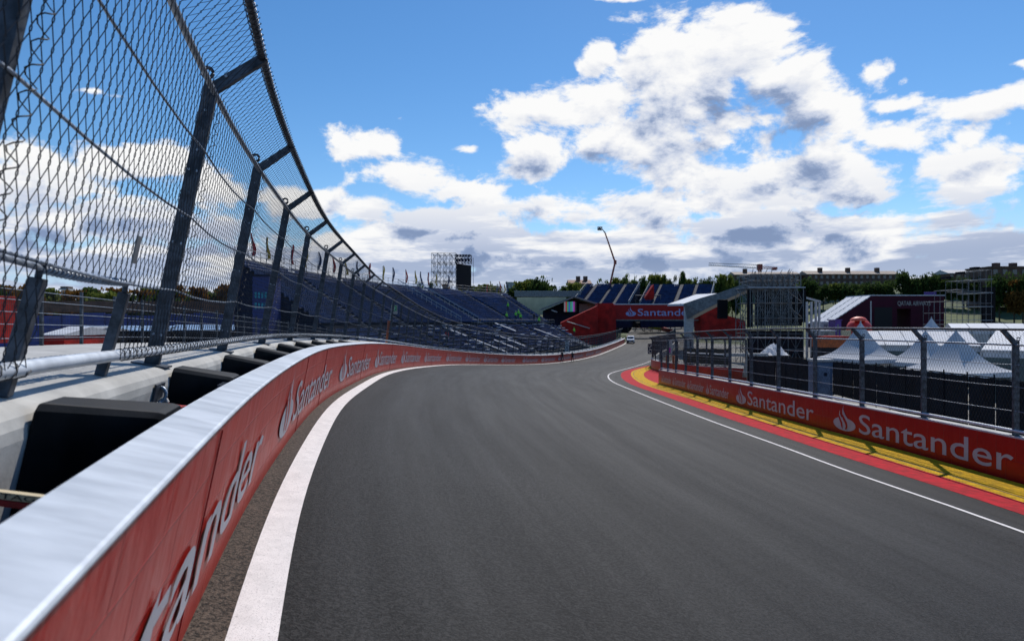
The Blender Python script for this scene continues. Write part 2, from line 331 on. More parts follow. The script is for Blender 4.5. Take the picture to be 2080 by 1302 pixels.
KY=np.array([-1,1,3,6,10,15,20,27,35,45,60,80,100,125,150,180.,215,260,330])
KX=np.array([-.503,-1.028,-1.568,-2.363,-3.23,-4.12,-4.70,-5.384,-5.718,-5.866,-5.236,-1.538,5.001,14.061,21.399,29.887,36,45,58])
KZ=np.array([-1.72,-1.69,-1.675,-1.703,-1.708,-1.76,-1.872,-2.092,-2.444,-2.99,-3.849,-5.152,-6.256,-6.662,-6.466,-5.725,-4.9,-4.0,-2.9])
TY=np.array([-1,30,60,90,180.]);TT=np.array([12.148,7.197,5.632,5.634,5.208])
RY=np.array([-6,17,26,35,45,54,70,85,110,140,176,215,260,330.])
RX=np.array([12.7,12.4,11.55,11.15,11.25,11.6,13.5,17.2,25,34,44,52,66,95])
RZ=np.array([-4.0,-4.07,-4.15,-4.35,-4.70,-5.08,-5.55,-5.9,-6.3,-6.3,-5.7,-4.9,-4.0,-2.9])
def spl(kx,ky):
    n=len(kx);h=np.diff(kx);A=np.zeros((n,n));b=np.zeros(n);A[0,0]=A[-1,-1]=1
    for i in range(1,n-1):
        A[i,i-1]=h[i-1];A[i,i]=2*(h[i-1]+h[i]);A[i,i+1]=h[i];b[i]=6*((ky[i+1]-ky[i])/h[i]-(ky[i]-ky[i-1])/h[i-1])
    M=np.linalg.solve(A,b)
    s0=(ky[1]-ky[0])/h[0]-h[0]*M[1]/6;s1=(ky[-1]-ky[-2])/h[-1]+h[-1]*M[-2]/6
    def f(x):
        x=np.asarray(x,float);xc=np.clip(x,kx[0],kx[-1]);i=np.clip(np.searchsorted(kx,xc)-1,0,n-2)
        hi=h[i];a=kx[i+1]-xc;c=xc-kx[i]
        v=(M[i]*a**3+M[i+1]*c**3)/(6*hi)+(ky[i]/hi-M[i]*hi/6)*a+(ky[i+1]/hi-M[i+1]*hi/6)*c
        return v+np.where(x<kx[0],(x-kx[0])*s0,0)+np.where(x>kx[-1],(x-kx[-1])*s1,0)
    return f
XL=spl(KY,KX);ZL=spl(KY,KZ);XR=spl(RY,RX);ZR=spl(RY,RZ)
def TH(y):return np.radians(np.interp(y,TY,TT))
def surf(x,y):
    x=np.asarray(x,float);y=np.asarray(y,float)
    xl=XL(y);xr=XR(y);W=xr-xl;t=(x-xl)/W;tc=np.clip(t,0,1)
    zl=ZL(y);zr=ZR(y);m0=-np.tan(TH(y))*W;m1=-0.03*W
    h=(2*tc**3-3*tc**2+1)*zl+(tc**3-2*tc**2+tc)*m0+(-2*tc**3+3*tc**2)*zr+(tc**3-tc**2)*m1
    return h+np.where(t<0,t*m0,0)-0.03*np.clip(x-xr,0,12)*(t>1)
def fr(y):
    """left barrier frame: base point, r (toward track, in the road plane), u (leaning up)"""
    y=np.asarray(y,float); e=1e-3; dX=(XL(y+e)-XL(y-e))/(2*e); Ln=np.sqrt(1+dX**2); z=0*dX; t=TH(y)
    n=np.stack([1/Ln,-dX/Ln,z],-1); k=np.array([0,0,1.])
    return np.stack([XL(y),y,ZL(y)],-1),np.cos(t)[...,None]*n-np.sin(t)[...,None]*k,np.sin(t)[...,None]*n+np.cos(t)[...,None]*k
def LP(y,a,b):
    B,r,u=fr(y); return B+a*r+b*u
YS=np.linspace(-5,178,4000); BB=LP(YS,0,0); SS=np.concatenate([[0],np.cumsum(np.linalg.norm(np.diff(BB,axis=0),axis=1))])
S0=np.interp(0.8,YS,SS); SS-=S0            # arc length measured from y=0.8
def y_of_s(s): return np.interp(s,SS,YS)
def s_of_y(y): return np.interp(y,YS,SS)
def ystep(y0,y1): # finer near the camera
    o=[];y=y0
    while y<y1: o.append(y); y+=max(.25,min(2.2,.06*abs(y)+.2))
    o.append(y1); return np.array(o)
def set_uv(o,UV):
    me=o.data; l=me.uv_layers.new(name='UVMap'); idx=np.empty(len(me.loops),int); me.loops.foreach_get('vertex_index',idx)
    l.data.foreach_set('uv',np.asarray(UV,float)[idx].ravel())
# ---------------------------------------------------------------- track surface
YT=np.concatenate([np.arange(-6,60,1.0),np.arange(60,330,3.0)])
XE=lambda y: XR(y)+np.interp(y,[54,57,66,80,92,120],[.25,8.0,6.5,1.2,.8,.8])
TT_=np.linspace(0,1,41)
G=[];UV=[]
sacc=np.concatenate([[0],np.cumsum(np.hypot(np.diff(XL(YT)),np.diff(YT)))])
for y,s in zip(YT,sacc):
    x=XL(y)-.04+(XE(y)-XL(y)+.04)*TT_; G.append(np.stack([x,y+0*x,surf(x,y+0*x)],-1)); UV.append(np.stack([x-XL(y),s+0*x],-1))
mb=MB().grid(G); o=mb.build('track',M['asphalt'],smooth=True,kind='structure'); set_uv(o,np.concatenate(UV))
def ribbon(L_,Rr,name,m,dz,kind='structure',sub=1,parent=None):
    A=np.array(L_,float);B=np.array(Rr,float); g=[]
    for k in range(len(A)):
        t=np.linspace(0,1,sub+1)[:,None]; p=A[k]*(1-t)+B[k]*t
        g.append(np.concatenate([p,(surf(p[:,0],p[:,1])+dz)[:,None]],1))
    return MB().grid(g).build(name,m,parent,smooth=True,kind=kind)
def resample(P,n):
    P=np.array(P,float); d=np.concatenate([[0],np.cumsum(np.linalg.norm(np.diff(P,axis=0),axis=1))])
    fx=spl(d,P[:,0]);fy=spl(d,P[:,1]); s=np.linspace(0,d[-1],n); return np.stack([fx(s),fy(s)],1)
# white line by the left barrier
yy=ystep(-4,177); pa=LP(yy,.205,0);pb=LP(yy,.475,0)
ribbon(pa[:,:2],pb[:,:2],'track_line',M['white_line'],.006)
# inner white line, kerb
wo=resample([(9.6,2),(9.45,8),(9.17,12.23),(8.88,14.5),(8.5,16.8),(8.2,20.3),(7.88,23.9),(7.6,29),(7.5,37),(7.68,46),(8.21,57),(8.91,63.7),(9.95,69.6),(12.33,77.7),(15.95,88.5),(20.4,102.2),(26,120),(34,145),(43,176)],120)
tg=np.gradient(wo,axis=0); tg/=np.linalg.norm(tg,axis=1)[:,None]; nn=np.stack([tg[:,1],-tg[:,0]],1)
ribbon(wo,wo+nn*.12,'track_line',M['white_line'],.008)
ro=resample([(10.55,4),(10.5,9),(10.35,13.8),(10.05,16.6),(9.68,19.1),(9.3,23),(9.0,27.3),(8.82,34),(8.95,47.5),(9.6,58),(10.5,65.8),(12.45,75.7),(16.1,86),(18.0,90.5)],90)
ry=resample([(11.4,4),(11.35,9),(11.15,14.9),(10.92,17.9),(10.6,20.9),(10.25,25.4),(10.0,30.5),(9.9,38.5),(9.95,47),(10.5,56.5),(11.9,68.3),(14.2,78.6),(17,86.3),(18.2,89.5)],90)
y2=resample([(12.7,4),(12.6,9),(12.45,14.9),(12.2,18.5),(11.9,22),(11.6,26),(11.3,32),(11.2,40),(11.4,49),(11.75,57.5),(12.9,66.8),(14.9,75.5),(17.3,83.5),(18.3,88)],90)
r3=resample([(13.1,4),(13.1,9),(12.9,14.9),(12.6,18.5),(12.3,22),(12.0,26),(11.7,32),(11.6,40),(11.9,49),(13.3,58),(14.6,66.5),(16.2,75),(17.9,82.5),(18.6,86.5)],90)
kz=MB()
def kerb(A,B,z0,z1,name,m):
    g=[]
    for k in range(len(A)):
        t=np.linspace(0,1,5)[:,None]; p=A[k]*(1-t)+B[k]*t; zz=surf(p[:,0],p[:,1])+z0+(z1-z0)*t[:,0]; g.append(np.concatenate([p,zz[:,None]],1))
    return MB().grid(g).build(name,m,smooth=True,kind='structure')
kerb(ro,ry,.006,.035,'kerb',M['red_paint'])
kerb(ry,ry+(y2-ry)*.22,.037,.060,'kerb',M['yel_paint'])
# raised ribbed yellow kerb behind the flat one
g=[]
ts=np.linspace(.22,1,14)
for k in range(len(ry)):
    row=[]
    for j,t in enumerate(ts):
        p=ry[k]*(1-t)+y2[k]*t; z=float(surf(p[0],p[1]))+.062+.03*(t-.22)+(.022 if j%2 else 0.)
        row.append((p[0],p[1],z))
    g.append(row)
g=np.array(g); kb=MB().grid(g); kb.build('kerb',M['yel_paint'],kind='structure')
mk=MB(); gg=g[:,0]; mk.grid([[tuple(p+np.array([-.035,0,.001])),tuple(p+np.array([0.01,0,.002]))] for p in gg]); mk.build('kerb_groove',M['kerb_dark'],kind='structure')
kerb(y2[40:],r3[40:],.095,.10,'kerb',M['red_paint'])
r4=r3+np.array([3.2,-1.0])*np.clip((np.arange(90)-50)/12,0,1)[:,None]
kerb(r3[54:],r4[54:],.10,.10,'kerb',M['yel_paint'])
# ---------------------------------------------------------------- ground sheet out to the horizon
def smooth(x,a,b):
    t=np.clip((x-a)/(b-a),0,1); return t*t*(3-2*t)
def hill(x,y):
    az=x/np.maximum(y,30); H=np.interp(az,[-.8,-.35,-.1,.05,.3,.6,.9],[7,8,16,19,22,24,26]); far=np.hypot(x,y)
    return H*smooth(y,np.interp(az,[-.5,.3],[190,175]),400)+0.010*np.clip(far-420,0,1500)
def gz(x,y):
    x=np.asarray(x,float);y=np.asarray(y,float); xl=XL(y);xr=XR(y)
    right=ZR(y)-.03-.04*np.clip(x-xr,0,25)
    left=np.full_like(x,-7.2)+0*y
    mid=surf(x,y)-.35
    b=np.where(x>xr,right,np.where(x<xl-.4,left,mid)); fy=smooth(y,320,400); b=b*(1-fy)-4.0*fy
    f=np.where(x>xr,smooth(x-xr,8,70),np.where(x<xl,smooth(xl-x,5,60),0)); f=np.maximum(f,fy)
    return b+hill(x,y)*f
YG=np.concatenate([[-3000,-1200,-400,-150,-60,-20],np.arange(-8,60,2.),np.arange(60,240,4.),np.arange(240,420,8.),[440,480,550,700,900,1300,2000,3500,6000]])
Lo=-np.array([5000,2500,1200,700,450,330,260,210,170,140,115,95,78,64,52,42,34,27,21,16,12,9,6.5,5.6,3,.5]);Ro=np.array([.3,1,2,3.5,5,7,9,11,13,15,18,22,27,33,40,48,58,70,84,100,120,145,175,210,260,330,450,700,1200,2500,5000])
G=[]
for y in YG:
    xl=float(XL(np.clip(y,-20,330)));xr=float(XR(np.clip(y,-20,330)))
    X=np.concatenate([xl+Lo,np.linspace(xl,xr,9),xr+Ro]); yc=np.clip(y,-20,330)
    z=gz(X,np.full_like(X,y) if y>-20 else np.full_like(X,-20.)) ; G.append(np.stack([X,X*0+y,z],-1))
MB().grid(G).build('ground',M['ground'],smooth=True,kind='structure')
# concrete service deck behind the banked wall (level, not banked)
def DK(y,out,dz):
    y=np.asarray(y,float); p=LP(y,-1.17,1.17); B,r,u=fr(y); n=r*np.array([1,1,0]); n=n/np.linalg.norm(n,axis=-1)[...,None]; q=p-out*n; q[...,2]=p[...,2]+dz; return q
yy=ystep(-5,60); C=[DK(yy,0,-.12),DK(yy,2.0,-.10),DK(yy,4.3,-.09),DK(yy,4.3,-.6),DK(yy,4.4,-6.8)]
MB().grid(np.stack(C,1),flip=True).build('service_deck',M['conc'],kind='structure')
# ---------------------------------------------------------------- left barrier
YB=ystep(-4,177.5)
def profile(name,offs,m,ys,parent,cap=True,smooth=False,P=LP,**k):
    rings=[np.stack([P(np.array([y]),a,b)[0] for a,b in offs]) for y in ys]
    return MB().loft(rings,True,cap,0).build(name,m,parent,smooth,fixn=True,**k)
b0=LP(np.array([5.]),0,0)[0]
bar=empty('crash_barrier',tuple(b0),'long red lettered barrier with pale metal top, curving along the left edge of the track','crash barrier')
profile('top_cap',[(-.235,1.06),(-.235,1.20),(-.226,1.208),(-.010,1.208),(.000,1.204),(.005,1.197),(.004,1.188),(-.012,1.186),(-.012,1.06)],M['cap'],YB,bar)
g=[];uv=[]
for y in YB:
    hs_=np.linspace(-.03,1.186,9); wob=.004*np.sin(hs_*math.pi*5/1.186*2)
    g.append([LP(np.array([y]),-.004+float(q),float(h))[0] for h,q in zip(hs_,wob*.5)]); uv+= [(float(s_of_y(y)),h) for h in hs_]
o=MB().grid(g,flip=True).build('banner',M['banner'],bar,smooth=True); set_uv(o,uv)
ban_l=o
profile('tube_stack',[(-.02,.0),(-.02,1.05),(-.22,1.05),(-.22,.0)],M['greymetal'],YB,bar)
# vertical seams of the banner and top joints
for s in [2.6,9.9,13.4,21.7,30.9,40,49]:
    y=float(y_of_s(s)); A=np.array([LP(np.array([y]),.0025,h)[0] for h in np.linspace(.02,1.16,5)]); MB().tube(A,.004,5).build('banner_seam',M['red'],bar)
# ------------------------------ lettering
def text_mesh(txt,h,wscale=1.,weight=0.):
    """flat triangulated text: cap height h, lower left at 0,0 ; returns verts(2d), faces, width"""
    c=bpy.data.curves.new('t','FONT'); c.body=txt; c.size=h/.69; c.offset=weight; c.resolution_u=4
    ob=bpy.data.objects.new('t',c); COL.objects.link(ob); dg=bpy.context.evaluated_depsgraph_get(); me=bpy.data.meshes.new_from_object(ob.evaluated_get(dg))
    V=np.array([v.co[:] for v in me.vertices])[:,:2]; Fc=[list(p.vertices) for p in me.polygons]
    bpy.data.objects.remove(ob); bpy.data.curves.remove(c); bpy.data.meshes.remove(me)
    V[:,0]-=V[:,0].min(); V[:,0]*=wscale
    return V,Fc,V[:,0].max()
def flame(h):
    """pale flame emblem, unit height h; white pieces as 2D polygons and slits"""
    el=[(.5+.5*math.cos(a),.27+.27*math.sin(a)) for a in np.linspace(0,2*math.pi,29)[:-1]]
    f1=[(.47,1.0),(.44,.86),(.50,.70),(.62,.52),(.70,.38),(.72,.24),(.66,.13),(.60,.12),(.60,.30),(.52,.48),(.42,.62),(.40,.74),(.41,.88)]
    f1=[(.475,1.06),(.455,.86),(.55,.66),(.68,.50),(.76,.36),(.76,.2),(.62,.2),(.61,.34),(.50,.52),(.42,.66),(.42,.84)]
    f2=[(.315,.84),(.31,.66),(.38,.52),(.48,.40),(.52,.26),(.48,.14),(.36,.14),(.36,.30),(.29,.42),(.26,.56),(.28,.70)]
    sl1=[(.395,.64),(.45,.46),(.54,.32),(.575,.2),(.54,.07),(.61,.07),(.655,.2),(.63,.36),(.54,.50),(.44,.66)]
    sl2=[(.23,.58),(.28,.42),(.34,.29),(.37,.15),(.44,.05),(.435,.2),(.42,.33),(.35,.45),(.285,.60)]
    s=lambda P,k=1.18:[(x*h*k,y*h) for x,y in P]
    return [s(el),s(f1),s(f2)],[s(sl1),s(sl2)]
def earfan(P):
    # triangulate a simple polygon with mathutils
    from mathutils.geometry import tessellate_polygon
    return [list(t) for t in tessellate_polygon([[Vector((x,y,0)) for x,y in P]])]
def put_logo(place,name,parent,x0,capH,total,base,mats,logoH=None,logoW=None,txt='Santander',gap=.35,weight=.004):
    """place(u, v, lift)->3D. emblem then word, total length `total`"""
    logoH=logoH or capH*1.30; white,slits=flame(logoH); lw=logoH*1.18; ks=(logoW/lw) if logoW else 1; lw*=ks
    V,Fc,wd=text_mesh(txt,capH,1,weight); tw=total-lw-gap*capH; V[:,0]*=tw/wd
    a=MB()
    for i,P in enumerate(white):
        T=earfan(P); a.add([place(x0+x*ks,base-.09*capH+y,.004+.001*i) for x,y in P],T,0)
    for P in slits:
        T=earfan(P); a.add([place(x0+x*ks,base-.09*capH+y,.009) for x,y in P],T,1)
    e=a.build('emblem',mats,parent)
    b=MB().add([place(x0+lw+gap*capH+x,base+y,.004) for x,y in V],Fc); b.build('lettering',mats[0],parent)
def placeL(u,v,l):
    y=float(y_of_s(u)); return LP(np.array([y]),.006+l,v)[0]
INK=[M['white_ink'],M['banner']]
for s0,ln in [(-2.35,8.1),(7.45,7.6),(16.6,7.5),(25.8,7.0),(34.5,8.4),(45.0,8.8),(56.4,7.4),(65.5,6.4),(73.5,6.2),(81.0,6.0),(90.1,7.0),(98.7,7.0),(107.2,7.0),(116,7),(125.3,7),(134.5,7)]:
    put_logo(placeL,'ad',bar,s0,.56,ln,.30,INK,logoH=.86,logoW=1.3,weight=.003)
# ------------------------------ concrete wall behind, foam blocks between
cw=profile('concrete_wall',[(-.70,-.1),(-.70,1.07),(-.708,1.12),(-.73,1.16),(-.765,1.185),(-.81,1.192),(-1.14,1.195),(-1.18,1.16),(-1.18,.9),(-1.18,-.1)],M['conc'],YB,None)
tag(cw,'grey concrete wall with rounded top edge carrying the left catch fence','wall')
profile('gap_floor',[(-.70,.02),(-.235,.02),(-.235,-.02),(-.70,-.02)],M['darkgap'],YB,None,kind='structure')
ordn=['nearest','second','third','fourth','fifth','sixth','seventh','eighth','ninth','tenth']
for i,y in enumerate([2.96,5.50,7.7,9.85,12.0,14.2,16.4,18.6,20.9]):
    c=LP(np.array([y]),-.47,0)[0]; B_,r_,u_=[q[0] for q in fr(np.array([y]))]; t_=np.cross(u_,r_)
    if t_[1]<0: t_=-t_
    def P(a,b,s): return B_+a*r_+b*u_+s*t_
    rings=[]
    for a,zt,s0,wd in((-.699,1.205,.0,.30),(-.69,1.215,.0,.32),(-.36,1.150,.62,.46),(-.33,1.135,.68,.46),(-.32,1.07,.74,.36),(-.245,1.05,.86,.36)):
        rings.append([P(a,0,s0),P(a,zt-.03,s0),P(a,zt,s0+.03),P(a,zt,s0+wd-.03),P(a,zt-.03,s0+wd),P(a,0,s0+wd)])
    e=MB().loft(rings,True,True).build('foam_block',M['black'],None,fixn=True,bevel=.004,
      label='%s black tapered foam block from the camera, between concrete wall and red barrier'%ordn[i],cat='foam block',group='black foam blocks behind the red barrier')
# red strap with pale label tape at the left frame edge
t=empty('ratchet_strap',tuple(LP(np.array([2.44]),-.47,.6)[0]),'red strap with a pale lettered tape across the dark gap, bottom left corner','strap')
y=2.44
MB().box(LP(np.array([y]),-.46,.965)[0],(.235,.03,.010),[fr(np.array([y]))[1][0],(0,1,0),fr(np.array([y]))[2][0]]).build('webbing',M['straw'],t)
_,r_,u_=[q[0] for q in fr(np.array([y]))]
pl=MB().box(LP(np.array([y-.012]),-.46,.990)[0],(.225,.014,.012),[r_,(0,1,0),u_]).build('tape',M['cream'],t)
V,Fc,wd=text_mesh('ALL TAG',.017,2.2); c=LP(np.array([y-.0275]),-.66,.981)[0]
MB().add([c+x*r_+z*u_ for x,z in V],Fc).build('lettering',M['darkgap'],t)
# tether: plate, shackle, red rope
y=5.15; B_,r_,u_=[q[0] for q in fr(np.array([y]))]; t_=np.cross(u_,r_); t_=t_ if t_[1]>0 else -t_
t=empty('tether',tuple(B_-.69*r_+.9*u_),'red sling with steel shackle and plate tying the barrier to the concrete wall','tether')
def P(a,b,s): return B_+a*r_+b*u_+s*t_
MB().box(P(-.69,.98,0),(.008,.13,.14),[r_,t_,u_]).build('plate',M['steel'],t,bevel=.003)
MB().tube([P(-.685+.05*math.sin(q),1.03+.06*math.cos(q),.01*math.cos(q)) for q in np.linspace(0,2*math.pi,17)],.014,8).tube([P(-.66,.98,-.05),P(-.66,.98,.05)],.016,8).build('shackle',M['steel_lt'],t,smooth=True)
MB().tube([P(-.64+.03*math.sin(q),.96+.05*math.cos(q),0) for q in np.linspace(0,2*math.pi,15)],.016,8).build('ring',M['ltgrey'],t,smooth=True)
MB().tube([P(-.62,.96,0),P(-.52,.95,.0),P(-.40,.965,.02),P(-.28,.97,.05)],[.028,.034,.03,.026],9).build('sling',M['straw'],t,smooth=True)
t=empty('bolt_pack',tuple(P(-.28,.7,.1)),'ribbed dark steel splice pack behind the barrier top, right of the red sling','steel splice')
for k in range(4): MB().box(P(-.29,1.03,.22+.08*k),(.04,.012,.12),[r_,t_,u_]).build('rib',M['steel'],t)
# ---------------------------------------------------------------- catch fences
H=2.29; AX,AZ=.353,.366
def fence(name,label,ys,P,fa,fb,near,parent_loc,coil=True,open_=None,lean=True,fine=True,cat='catch fence',cables=(.62,1.22,1.77),sag=.035,rate=.050,group=None,pw=.075,wr=.0026):
    """P(y,a,b): world point from offsets.  posts, rails, cables, mesh panels are parts."""
    f=empty(name,parent_loc,label,cat)
    def Q(y,a,b): return P(np.array([float(y)]),fa+a,fb+b)[0]
    def axes(y):
        o=Q(y,0,0); r=Q(y,1,0)-o; u=Q(y,0,1)-o; t=np.cross(u,r); t/=np.linalg.norm(t); return o,r,u,t*(1 if t[1]>0 else -1)
    for y in ys:
        o,r,u,t=axes(y); m=MB(); q=lambda a,b,s:o+a*r+b*u+s*t
        # channel section: web faces along the fence, two flanges
        def bar(a0,a1,s0,s1,b0,b1): m.loft([[q(a0,b,s0),q(a1,b,s0),q(a1,b,s1),q(a0,b,s1)] for b in(b0,b1)])
        bar(-pw,pw,-.004,.004,0,H+.06); bar(-pw,-pw+.008,.0045,.055,0,H+.02); bar(pw-.008,pw,.0045,.055,0,H+.02)
        # cranked arm
        A0=(0.0,H-.02);A1=(AX,H+AZ); d=np.array([AX,AZ+.02]);d/=np.linalg.norm(d); n_=np.array([-d[1],d[0]])
        def arm(w0,w1,s0,s1):
            m.loft([[q(A0[0]-n_[0]*w0,A0[1]-n_[1]*w0,s) if k==0 else q(A0[0]+n_[0]*w0,A0[1]+n_[1]*w0,s) for k,s in((0,s0),(1,s0),(1,s1),(0,s1))],[q(A1[0]-n_[0]*w1,A1[1]-n_[1]*w1,s) if k==0 else q(A1[0]+n_[0]*w1,A1[1]+n_[1]*w1,s) for k,s in((0,s0),(1,s0),(1,s1),(0,s1))]])
        arm(pw*.83,pw*.68,-.012,-.0045)
        m.loft([[q(A[0]-n_[0]*w1,A[1]-n_[1]*w1,s),q(A[0]-n_[0]*(w1-.008),A[1]-n_[1]*(w1-.008),s),q(A[0]-n_[0]*(w1-.008),A[1]-n_[1]*(w1-.008),s2),q(A[0]-n_[0]*w1,A[1]-n_[1]*w1,s2)] for (A,w1) in((A0,pw*.83),(A1,pw*.68)) for s,s2 in ((-.004,.05),)])
        # lifting eye
        m.tube([q(-.045+.042*math.sin(k),H+.115+.042*math.cos(k),0) for k in np.linspace(0,2*math.pi,13)],.016,6)
        m.box(q(0,.006,.02),(.13,.10,.006),[r,t,u])
        if near(y)<18:
            b=m; M0=len(m.m)
            for h in(.25,.62,1.0,1.22,1.6,1.77,2.1):
                for a in(-.03,.03) if h in(.25,1.0,1.6) else (0,):
                    b.tube([q(a,h,-.018),q(a,h,.002)],.011,6)
            b.tube([q(.1,H+.12,-.03),q(.1,H+.12,.0)],.012,6); m.m[M0:]=[1]*(len(m.m)-M0)
        post=m.build('post',[M['steel'],M['steel_lt']],f)
    ya,yb=ys[0],ys[-1]; dens=lambda n: np.linspace(ya,yb,n); nseg=len(ys)*3+1
    yy=np.interp(np.linspace(0,len(ys)-1,nseg),np.arange(len(ys)),ys)
    for nm,a,b,rad,mm in(('bottom_rail',.045,.13,.036,'cap'),('knee_rail',.035,H-.03,.026,'steel_lt'),('top_rail',AX-.02,H+AZ-.005,.030,'steel')):
        MB().tube([Q(y,a,b) for y in yy],rad,8 if near(ya)<30 else 5).build(nm,M[mm],f,smooth=True)
    for h in cables:
        pts=[]
        for k in range(len(ys)-1):
            for j,tt in enumerate(np.linspace(0,1,5)[:-1]): pts.append(Q(ys[k]*(1-tt)+ys[k+1]*tt,.06,h-sag*4*tt*(1-tt)))
        pts.append(Q(ys[-1],.06,h)); MB().tube(pts,.0085,5).build('cable',M['cable'],f,smooth=True)
    hz=.098; rows=int(round((H-.12)/hz))
    for k in range(len(ys)-1):
        y0,y1=ys[k],ys[k+1]; dist=near((y0+y1)/2); p0=Q(y0,.07,0);p1=Q(y1,.07,0); Ln=np.linalg.norm(p1-p0); ns=int(Ln/rate); 
        a0=axes((y0+y1)/2); N_=a0[1]; T_=(p1-p0)/Ln; 
        # knots along the section: lower vertical part then cranked part
        lev=[(.07,.12+i*hz) for i in range(rows+1)]; nl=len(lev); la=int(round(math.hypot(AX,AZ)/hz)); lev+=[(.07+(AX-.05)*j/la,.12+rows*hz+(AZ+.02)*j/la) for j in range(1,la+1)]
        lev=np.array(lev)
        c00=Q(y0,0,0);r0=Q(y0,1,0)-c00;u0=Q(y0,0,1)-c00; c11=Q(y1,0,0);r1=Q(y1,1,0)-c11;u1=Q(y1,0,1)-c11
        m=MB(); segs=[]
        for s in range(ns):
            ph=np.arange(len(lev)); e=(ph+s)%2; f0=(s+e*1.02-.01)/ns
            if dist<30 and fine: # rounded links: two points per knot
                d=.0055; LV=np.repeat(lev,2,0).copy(); F0=np.repeat(f0,2); sg=np.tile([-1,1],len(lev)); LV[:,1]+=sg*d; dep=np.repeat(np.where(e>0,.003,-.003),2)
            else: LV=lev; F0=f0; dep=np.zeros(len(lev))
            pA=c00+LV[:,:1]*r0+LV[:,1:]*u0; pB=c11+LV[:,:1]*r1+LV[:,1:]*u1; Pp=pA*(1-F0[:,None])+pB*F0[:,None]+dep[:,None]*N_
            if open_ and open_[0]<y1 and open_[1]>y0:
                yc=y0+(y1-y0)*(s+.5)/ns
                if open_[0]<yc<open_[1]: Pp=Pp[LV[:,1]>open_[2]]
            n=len(Pp); ring=np.stack([Pp+wr*N_,Pp-wr*.5*N_+wr*.87*T_,Pp-wr*.5*N_-wr*.87*T_],1).reshape(-1,3)
            segs.append((ring,n))
        V=np.concatenate([q[0] for q in segs]); F_=[];b=0
        for _,n in segs:
            i=np.arange(n-1)[:,None]*3+b; c=np.arange(3)[None,:]; c2=(c+1)%3
            F_.append(np.stack([i+c,i+c2,i+3+c2,i+3+c],-1).reshape(-1,4)); b+=n*3
        F_=np.concatenate(F_); V=V-np.array(f.location)
        me=bpy.data.meshes.new('mesh_panel'); me.from_pydata(V.tolist(),[],F_.tolist()); me.materials.append(M['wire']); ob=bpy.data.objects.new('mesh_panel',me); COL.objects.link(ob); ob.parent=f
        if dist<26 and coil: # lacing coils round the rails and the post
            for a,bh,rad in((.045,.13,.041),(.035,H-.03,.032),(AX-.02,H+AZ-.005,.038)):
                if bh<H-.1 and open_ and y0<open_[0]<y1: segs_=[(y0,open_[0]),(open_[1]+.1,y1)]
                else: segs_=[(y0,y1)]
                if bh==H-.03: continue
                for ya_,yb_ in segs_:
                    nt_=int((yb_-ya_)*(8 if bh<.5 else 12)); tt=np.linspace(0,1,nt_*8+1); pp=np.array([Q(ya_+(yb_-ya_)*q,a+rad*math.cos(q*nt_*2*math.pi),bh+rad*math.sin(q*nt_*2*math.pi)) for q in tt]); c=MB().tube(pp,.0038,4); c.build('lacing_wire',M['wire'],f,smooth=True)
            tt=np.linspace(0,1,22*6+1); c=MB().tube([Q(y0+.10+.045*math.sin(q*22*2*math.pi),.085+.02*math.cos(q*22*2*math.pi),.15+q*(H-.2)) for q in tt],.003,4)
            c.build('lacing_wire',M['wire'],f,smooth=True)
            if k==0: c=MB().tube([Q((y0+y1)/2+.25+.05*math.sin(q*22*2*math.pi),.085+.02*math.cos(q*22*2*math.pi),.6+q*(H-.65)) for q in tt],.003,4)
            c.build('lacing_wire',M['wire'],f,smooth=True)
    return f,Q,axes
ysL=[-.8,2.42,5.608,8.473,11.463,14.582,17.637,20.389,23.518,26.804,29.602,32.715]
s=float(s_of_y(32.715))
while True:
    s+=3.12; y=float(y_of_s(s))
    if y>176: break
    ysL.append(y)
fl,QL,axL=fence('catch_fence','tall near catch fence with inward cranked top on the left concrete wall',ysL,LP,-.883,1.231-.035,lambda y:abs(y),tuple(LP(np.array([5.6]),-.883,1.2)[0]),open_=(3.12,4.42,.56),pw=.054)
# small access opening in the first bay: two stub posts and a rope-wrapped pipe
for y in(3.12,4.42):
    o,r,u,t=axL(y); q=lambda a,b,s:o+a*r+b*u+s*t; m=MB()
    m.loft([[q(-.03+.06*b,b,-.03),q(.03+.06*b,b,-.03),q(.03+.06*b,b,.03),q(-.03+.06*b,b,.03)] for b in(.0,.53)]); m.tube([q(.03,.53,0),q(.03,.60,0)],.016,7); m.build('stub_post',M['steel'],fl,bevel=.004)
ytmp=np.linspace(2.5,4.55,14); MB().tube([QL(y,.03,.60-.03*math.sin((y-2.5)/2.05*math.pi)) for y in ytmp],.015,8).build('opening_pipe',M['steel_lt'],fl,smooth=True)
c=MB(); tt=np.linspace(0,1,24*8+1); c.tube([QL(3.12+1.3*q,.03+.02*math.cos(q*48*math.pi),.60-.03*math.sin((3.12+1.3*q-2.5)/2.05*math.pi)+.02*math.sin(q*48*math.pi)) for q in tt],.006,5); c.build('opening_coil',M['steel_lt'],fl,smooth=True)
# small tag hanging on the mesh
o,r,u,t=axL(4.25); t2=MB().box(o+.09*r+.80*u,(.004,.045,.085),[r,t,u]).build('mesh_tag',M['greymetal'],fl)
# grey corrugated pad and steel pipe on the deck behind the opening
o_=empty('corrugated_pad',tuple(DK(np.array([3.9]),.2,-.1)[0]),'grey ribbed roll lying along the wall top behind the fence opening','ribbed roll')
yy=np.linspace(3.2,5.6,90); MB().tube([DK(np.array([y]),.22,-.02)[0] for y in yy],[.085+.007*math.sin(k*2.0) for k in range(90)],12).build('roll',M['conc_side'],o_,smooth=True)
